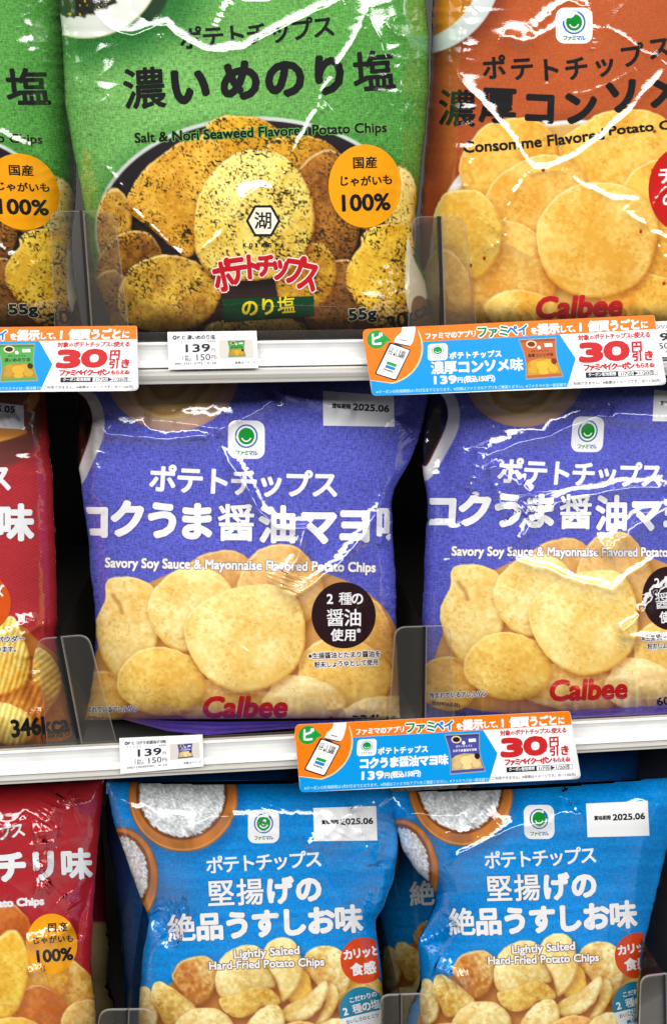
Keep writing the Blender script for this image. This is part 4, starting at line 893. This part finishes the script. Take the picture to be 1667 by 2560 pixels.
DC = [([(1105, 2160), (1180, 2120), (1260, 2080), (1310, 2062), (1370, 2055), (1395, 2030), (1410, 1985), (1420, 1962)], .0014, 10), ([(1415, 1970), (1430, 2000), (1452, 2036), (1430, 2030), (1418, 2008)], .0014, 9), ([(1000, 2032), (1080, 2035), (1140, 2040), (1182, 2008)], .0013, 9),
      ([(1175, 2064), (1210, 2020), (1262, 1993)], .0016, 11, 5), ([(1556, 1963), (1610, 1995), (1640, 2013), (1690, 2008)], .0013, 10), ([(1060, 2352), (1078, 2420), (1140, 2440)], .0013, 10), ([(1085, 2415), (1110, 2425), (1122, 2440), (1105, 2450)], .0016, 11, 6), ([(1046, 2352), (1100, 2330), (1130, 2300)], -.0016, 12), ([(1130, 2450), (1175, 2435)], .0012, 10), ([(1010, 2086), (1100, 2090), (1190, 2080)], .0008, 8)]
blue2 = Pouch([(966, 1980), (976, 2020), (990, 2070), (1004, 2120), (1040, 2180), (1076, 2206), (1090, 2230), (1080, 2280), (1060, 2320), (1044, 2352), (1047, 2400), (1050, 2450), (1044, 2480), (1024, 2510), (1014, 2560), (1010, 2820)],
              [(1690, 1944), (1690, 2000), (1682, 2060), (1664, 2130), (1648, 2200), (1626, 2290), (1610, 2360), (1600, 2430), (1592, 2520), (1588, 2820)], .046, .031, .013, 2.8, top=.13, creases=DC, cr=1.55, seed=19, dents=[(1070, 2330, 50, 70, .4, -.010), (1640, 2200, 34, 120, .1, -.010)])
b2 = bag('bright blue salted chip bag at the right end of the bottom row', blue2, art_blue, biv, bfw, (14, 70, 130),
         (('printed_lettering', ink_blue), ('orange_badge', lambda I: badges_blue(I, 0)), ('teal_badge', lambda I: badges_blue(I, 1)), ('white_emblem', lambda I: emblem(I, 659, 2066, 78, 84, slope=-.02)),
          ('date_label', lambda I: date_label(I, [(780, 2020), (936, 2015), (939, 2101), (782, 2103)], tx=((800, 2056), (928, 2052))))), BG)
seal(b2, (966, 1980), (1690, 1944), 24, .0596, col=(24, 116, 196))
# bags standing further back
rfw = lambda x, y: ((x-456)*.9+1056, (y-2321)*.9+2235); riv = lambda x, y: ((x-1056)/.9+456, (y-2235)/.9+2321)
rear = Pouch([(940, 1930), (930, 2120), (938, 2300), (944, 2420), (950, 2560), (950, 2820)], [(1300, 1920), (1290, 2300), (1280, 2820)], .16, .05, .016, 2.8, seed=20)
r1 = bag('dim blue salted chip bag pushed back between the two bright blue bags', rear, art_blue, riv, rfw, (14, 70, 130), (('printed_lettering', ink_blue),), BG, step=4)
rear2 = Pouch([(262, 1906), (268, 2100), (300, 2300), (330, 2820)], [(720, 1896), (740, 2100), (760, 2820)], .15, .05, .016, 2.8, seed=21)
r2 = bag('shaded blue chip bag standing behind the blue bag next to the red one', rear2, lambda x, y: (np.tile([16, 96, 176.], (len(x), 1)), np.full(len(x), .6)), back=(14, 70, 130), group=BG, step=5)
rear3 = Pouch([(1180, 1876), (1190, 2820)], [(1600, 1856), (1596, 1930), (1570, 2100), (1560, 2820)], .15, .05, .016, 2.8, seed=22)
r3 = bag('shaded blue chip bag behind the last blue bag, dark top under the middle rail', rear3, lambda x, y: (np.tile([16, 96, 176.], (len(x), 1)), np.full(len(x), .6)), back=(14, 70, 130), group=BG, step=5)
rear4 = Pouch([(-300, 1990), (-300, 2820)], [(250, 1990), (262, 2150), (266, 2300), (277, 2370), (266, 2440), (284, 2500), (302, 2600), (302, 2820)], .16, .05, .016, 2.8, seed=23)
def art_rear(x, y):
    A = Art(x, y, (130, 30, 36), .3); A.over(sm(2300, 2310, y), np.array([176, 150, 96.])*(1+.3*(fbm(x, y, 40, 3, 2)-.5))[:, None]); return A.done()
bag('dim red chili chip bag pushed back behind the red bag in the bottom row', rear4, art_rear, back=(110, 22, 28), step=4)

# ------------------------------------------------------------------ promotion cards and price labels
def mini_bag(I, quad, col, chips, dark, title, L):
    """small picture of a bag; quad tl,tr,br,bl"""
    f = homog([(0, 0), (1, 0), (1, 1), (0, 1)], quad)
    M = lambda pts: [tuple(map(float, f(np.array(a), np.array(b)))) for a, b in pts]
    side = [(0, 0), (1, 0), (.97, .15), (.93, .4), (.93, .65), (.97, .85), (1, 1), (0, 1), (.03, .85), (.07, .65), (.07, .4), (.03, .15)]
    out = [((a-.5)*1.06+.5, (b-.5)*1.06+.5) for a, b in side]
    I.poly(M(out), (150, 150, 150), L-.6); I.poly(M(side), col, L)
    I.poly(M([(0, 0), (1, 0), (.99, .06), (.01, .06)]), tuple(.8*np.array(col)), L+.3)
    def ell(cx, cy, rx, ry, c, l): I.poly(M([(cx+rx*cos(t), cy+ry*sin(t)) for t in np.linspace(0, 2*pi, 16, endpoint=False)]), c, l)
    I.poly(M([(.09, .62), (.2, .55), (.45, .5), (.75, .53), (.92, .64), (.95, .86), (.97, .93), (.03, .93), (.05, .86)]), tuple(.8*np.array(chips)), L+.5)
    for k, (a, b, c, d) in enumerate(((.3, .64, .14, .1), (.68, .64, .15, .1), (.5, .7, .17, .13), (.22, .8, .12, .09), (.78, .8, .13, .1), (.5, .86, .14, .07))): ell(a, b, c, d, tuple(np.array(chips)*(.88+.06*(k % 3))), L+.7+k*.15)
    ell(.3, .12, .15, .1, (226, 206, 160), L+.6); ell(.3, .12, .11, .07, dark, L+.9); I.poly(M([(.66, .12), (.88, .12), (.88, .21), (.66, .21)]), WHITE, L+.6)
    ell(.5, .22, .05, .05, WHITE, L+.6); ell(.84, .6, .08, .08, dark, L+1.8)
    tl, tr = f(np.array(.14), np.array(.42)), f(np.array(.86), np.array(.42)); w = math.hypot(tr[0]-tl[0], tr[1]-tl[1])
    I.chars(title, tl, tr, w/len(title)*1.0, WHITE if sum(col) < 420 and col[1] < 150 and col[2] > 90 else (20, 20, 20), L+.8, w*.006)
    tl, tr = f(np.array(.25), np.array(.31)), f(np.array(.75), np.array(.31)); I.chars('ポテトチップス', tl, tr, w*.085, WHITE if col[2] > 90 else (20, 20, 20), L+.8, .2)
C1 = [(906, 823), (1634, 787), (1666, 962), (930, 990)]
ORG, CYAN, DRED = (226, 116, 18), (4, 142, 214), (190, 34, 38)
S1 = lambda zx, zy: (892+zx/2, 800+zy/2)
def card_face(I, product, mini):
    I.poly(rounded([C1[0], C1[1], (1639, 822), (1398, 836), (908, 862)], (14, 6, 0, 0, 0)), ORG, 1)
    I.poly(rounded([(915, 862), (1398, 836.5), (1438, 896), (1417, 967), (930, 990)], (0, 0, 0, 0, 12)), CYAN, 2)
    a = np.linspace(-.52, 1.32, 30); I.poly([(907, 840), (1046, 836)]+[(956+101*cos(t), 869+93*sin(t)) for t in a]+[(924, 951)], (250, 200, 150), 2.6)
    I.poly([(907, 838), (1044, 836)]+[(955+98*cos(t), 868+91*sin(t)) for t in a]+[(924, 950)], ORG, 3)
    g = S1(100, 97); I.disc(g[0]-1, g[1], 24, 23, (16, 146, 56), 4); I.poly([S1(140, 75), S1(172, 102), S1(140, 112)], (16, 146, 56), 4); I.chars('ピ', (g[0]-22, g[1]+1), (g[0]+20, g[1]-1), 34, WHITE, 5, 1.6)
    I.poly([S1(*p) for p in rounded([(225, 36), (292, 32), (291, 60), (280, 112), (264, 130), (184, 112), (192, 88), (222, 60)], (4, 4, 10, 14, 6, 6, 8, 10))], (222, 222, 224), 5); I.poly([S1(*p) for p in [(186, 112), (264, 129), (264, 134), (184, 117)]], (60, 60, 66), 5.6)
    I.poly([S1(*p) for p in [(216, 96), (248, 103), (247, 107), (215, 100)]], (90, 90, 96), 5.6)
    ph = [(163, 110), (270, 149), (195, 305), (88, 270)]; I.poly([S1(*p) for p in rounded(ph, (12,)*4)], (30, 30, 34), 4); I.poly([S1(*p) for p in rounded([(169, 119), (263, 152), (192, 297), (96, 266)], (8,)*4)], (236, 236, 236), 5)
    I.poly([S1(*p) for p in [(190, 116), (226, 129), (223, 137), (187, 124)]], (30, 30, 34), 5.5)
    rs = np.random.RandomState(3)
    for k in range(16):
        t = k/16; x = 168+78*t; y = 132+27*t
        if rs.rand() > .25: wv = rs.choice([1.2, 2.2, 3.2]); I.poly([S1(x, y), S1(x+wv, y+wv*.34), S1(x+wv-8, y+wv*.34+24), S1(x-8, y+24)], (40, 40, 44), 6)
    I.line('¥1,000', S1(180, 172), S1(234, 188), 8, (30, 30, 30), 6, .5); I.line('Family', S1(156, 156), S1(178, 162), 4, (60, 60, 60), 6, .2); I.line('残高', S1(154, 165), S1(174, 171), 4, (90, 90, 90), 6, .1)
    I.poly([S1(*p) for p in [(152, 206), (200, 222), (194, 236), (146, 220)]], (20, 150, 66), 6); I.poly([S1(*p) for p in [(145, 223), (193, 239), (187, 253), (139, 237)]], (14, 124, 196), 6); I.line('FamilyPay', S1(134, 245), S1(182, 262), 5, (50, 70, 120), 6, .4)
    # top band
    I.chars('ファミマのアプリ', S1(338, 82), S1(598, 68), 17.5, WHITE, 3, .8)
    I.chars('ファミ', S1(598, 62), S1(760, 54), 30, (16, 120, 60), 4, 1.4, ol=WHITE, olw=2.6); I.chars('ペイ', S1(748, 55), S1(856, 48), 29, (20, 110, 180), 4, 1.4, ol=WHITE, olw=2.6)
    I.chars('を', S1(866, 56), S1(904, 54), 19, WHITE, 3, 1); I.chars('提示', S1(902, 48), S1(1012, 42), 28, WHITE, 3, 1.7); I.chars('して、', S1(1012, 46), S1(1112, 42), 19, WHITE, 3, 1.1)
    I.chars('1個買うごと', S1(1104, 36), S1(1414, 22), 28, WHITE, 3, 1.7); I.chars('に', S1(1414, 24), S1(1456, 22), 20, WHITE, 3, 1.1)
    # product
    x, y = S1(403, 160); I.rrect(x-25, y-21, x+25, y+21, 9, WHITE, 4, -.04); I.disc(x, y-4, 15, 13, (14, 120, 170), 5); I.disc(x, y-4, 13.4, 11.6, WHITE, 5.5); I.disc(x, y-4, 11, 9.6, (10, 140, 60), 6); I.arc(x, y-4, 5.5, 7, .3, pi-.3, WHITE, 6.6, .9)
    I.chars('ファミマル', (x-15, y+14), (x+15, y+13), 6, (30, 110, 90), 5, .2)
    I.chars('ポテトチップス', S1(460, 180), S1(724, 168), 18.5, WHITE, 4, 1.0); I.chars(product, S1(368, 242), S1(830, 222), min(34, 231/len(product)*1.08), WHITE, 4, 1.9)
    I.line('139', S1(386, 301), S1(496, 297), 19, WHITE, 4, 1.6); I.chars('円', S1(498, 300), S1(532, 299), 15, WHITE, 4, .8); I.line('(税込150円)', S1(534, 299), S1(688, 291), 18, WHITE, 4, 1.0)
    tiny = '※クーポンの利用期限は1月27日までとなります。※詳細はファミマのアプリをご確認ください。※ファミペイは一部店舗では'
    I.line(tiny, S1(96, 360), S1(1062, 322), 8.5, (190, 226, 242), 4, .1); I.line('ご利用できません。※画像はイメージです。Ⓚ〜1.20(月)', S1(1066, 320), S1(1516, 302), 9.5, (110, 100, 100), 4, .1)
    # right part
    I.chars('対象', S1(1104, 90), S1(1160, 87), 15, DRED, 3, .6); I.chars('の', S1(1160, 88), S1(1184, 87), 11, DRED, 3, .4); I.chars('ポテトチップス', S1(1184, 85), S1(1368, 77), 14.5, DRED, 3, .6); I.chars('に', S1(1368, 78), S1(1386, 77), 10, DRED, 3, .4); I.chars('使える', S1(1384, 76), S1(1466, 72), 15.5, DRED, 3, .6)
    I.line('3', S1(1116, 164), S1(1222, 160), 43, DRED, 3, 4.6); I.line('0', S1(1238, 156), S1(1354, 152), 43, DRED, 3, 4.6)
    I.chars('円', S1(1366, 134), S1(1428, 131), 28, DRED, 3, 1.6); I.chars('引き', S1(1370, 182), S1(1486, 177), 27, DRED, 3, 1.6)
    I.chars('ファミペイクーポン', S1(1132, 238), S1(1384, 228), 18.5, DRED, 3, 1.1); I.chars('もらえる!', S1(1392, 228), S1(1504, 223), 13, DRED, 3, .7)
    I.poly([S1(*p) for p in [(1142, 263), (1302, 256), (1304, 283), (1144, 289)]], (28, 26, 28), 3); I.line('クーポン配信期間', S1(1156, 274), S1(1292, 268), 9, WHITE, 4, .3)
    I.poly([S1(*p) for p in [(1302, 256), (1500, 248), (1502, 274), (1304, 283)]], (70, 70, 70), 3); I.poly([S1(*p) for p in [(1304, 258.5), (1498, 250.5), (1500, 272), (1306, 280.5)]], (232, 232, 232), 3.6)
    I.line('1/7㊋▶1/20㊊', S1(1318, 269), S1(1486, 262), 10.5, (40, 38, 38), 4.4, .3)
    I2.append(lambda J: mini_bag(J, [S1(812, 101), S1(990, 92), S1(1026, 279), S1(847, 292)], *mini, 4))
I2 = []
def card(label, quad, Ys, product, mini):
    s = Flat([quad[0], quad[1], quad[2]], Ys, .0022); f = homog(C1, quad)
    b = at(*((np.array(quad[2])+quad[3])/2), -.014); r = empty('promotion_card', tuple(b)); tag(r, label, 'promotion card', 'coupon cards clipped to the price rails')
    B = Ink(f); B.poly(rounded(C1, (14, 6, 14, 12)), (232, 233, 234), -2); o = B.build(s, 'card_board', r, PAPER, 40)
    so = o.modifiers.new('thickness', 'SOLIDIFY'); so.thickness = .0005; so.offset = -1
    I = Ink(f); I2.clear(); card_face(I, product, mini); I.build(s, 'printed_face', r, PAPER, 40)
    J = Ink(f); I2[0](J); J.build(s, 'bag_picture', r, PAPER, 40)
    return r
mO = ((182, 92, 44), (232, 176, 50), (120, 40, 16), '濃厚コンソメ味'); mP = ((70, 72, 150), (232, 204, 140), (40, 24, 30), 'コクうま醤油マヨ味'); mG = ((76, 156, 70), (206, 160, 50), (30, 40, 26), '濃いめのり塩')
card('tilted coupon card for the consomme flavour hanging below the orange bag', C1, (-.0052, -.0052, -.0105), '濃厚コンソメ味', mO)
card('coupon card for the soy sauce mayonnaise flavour on the middle rail', [(737, 1812), (1424, 1778), (1452, 1947), (750, 1981)], (-.0052, -.0052, -.0100), 'コクうま醤油マヨ味', mP)
card('coupon card for the seaweed flavour cut by the frame on the upper rail', [(-418, 822), (343, 814), (347, 977), (-400, 984)], (-.0052, -.0052, -.0100), '濃いめのり塩', mG)

T1 = [(419, 830), (641.5, 827), (646, 920), (422, 924)]
Sg = lambda zx, zy: (zx/2, 800+zy/2)
def tag_face(I, name, gram, mini, code, kk):
    G = (60, 60, 62)
    nm = '◎PC'+name; I.chars(nm, Sg(864, 88), Sg(1076, 85), min(12.5, 106/len(nm)*1.12), G, 2, .35); I.chars('ファミマル', Sg(868, 110), Sg(950, 107), 7.5, (110, 110, 110), 2); I.line(gram, Sg(1038, 106), Sg(1076, 105), 5.5, (110, 110, 110), 2)
    I.line('139', Sg(930, 142), Sg(1050, 138), 19, (44, 44, 46), 2, .9); I.chars('円', Sg(1056, 150), Sg(1078, 149), 10, G, 2); I.line('(', Sg(914, 188), Sg(920, 188), 15, G, 2); I.line('8%', Sg(926, 182), Sg(946, 181), 5, G, 2); I.line('税込', Sg(925, 197), Sg(960, 196), 8, G, 2); I.line('150', Sg(984, 187), Sg(1052, 184), 16, G, 2); I.line('円)', Sg(1058, 188), Sg(1084, 186), 12, G, 2)
    I.line(code, Sg(874, 219), Sg(1014, 216), 5.5, (110, 110, 110), 2, .1); I.line(kk, Sg(1038, 216), Sg(1082, 215), 5.5, (110, 110, 110), 2, .1); I.line('画像はイメージ', Sg(1176, 213), Sg(1278, 210), 6.5, (110, 110, 110), 2, .1)
    I.poly([Sg(1097, 101), Sg(1264, 97), Sg(1268, 186), Sg(1100, 190)], (206, 200, 190), 2); mini_bag(I, [Sg(1140, 106), Sg(1224, 103), Sg(1228, 181), Sg(1143, 184)], *mini, 3)
def price(label, quad, Ys, *a):
    s = Flat([quad[0], quad[1], quad[2]], Ys); f = homog(T1, quad); b = at(*((np.array(quad[2])+quad[3])/2), Ys[2]); r = empty('price_label', tuple(b)); tag(r, label, 'price label', 'price labels on the shelf rails')
    q = np.array(quad, float); P = s.pn(q[:, 0], q[:, 1])[0]; n = 4; V = np.concatenate([P, P+[0, .0005, 0]]); F = [tuple(range(n-1, -1, -1)), tuple(range(n, 2*n))]+[(i, (i+1) % n, n+(i+1) % n, n+i) for i in range(n)]
    mesh_obj('label_board', V, F, PAPER, r, col=np.tile([*lin((226, 227, 228)), 0], (2*n, 1)), uv=np.zeros((2*n, 2)), smooth=False)
    I = Ink(f); tag_face(I, *a); I.build(s, 'printed_face', r, PAPER, 60)
price('price label for the green seaweed bag, small green bag picture', T1, (-.003, -.003, -.0045), '濃いめのり塩', '55G', mG, '4901335115772', 'K-30')
price('price label for the purple bag, small purple bag picture', [(299, 1846), (506.5, 1837), (509.5, 1916), (302, 1935)], (-.003, -.003, -.0045), 'コクうま醤油マヨ味', '60G', mP, '4901330407001', 'K-10')
price('price label half hidden by the tilted coupon card below the orange bag', [(1560, 806), (1790, 799), (1795, 888), (1564, 896)], (-.003, -.003, -.0045), '濃厚コンソメ味', '60G', mO, '4901330406998', 'K-20')
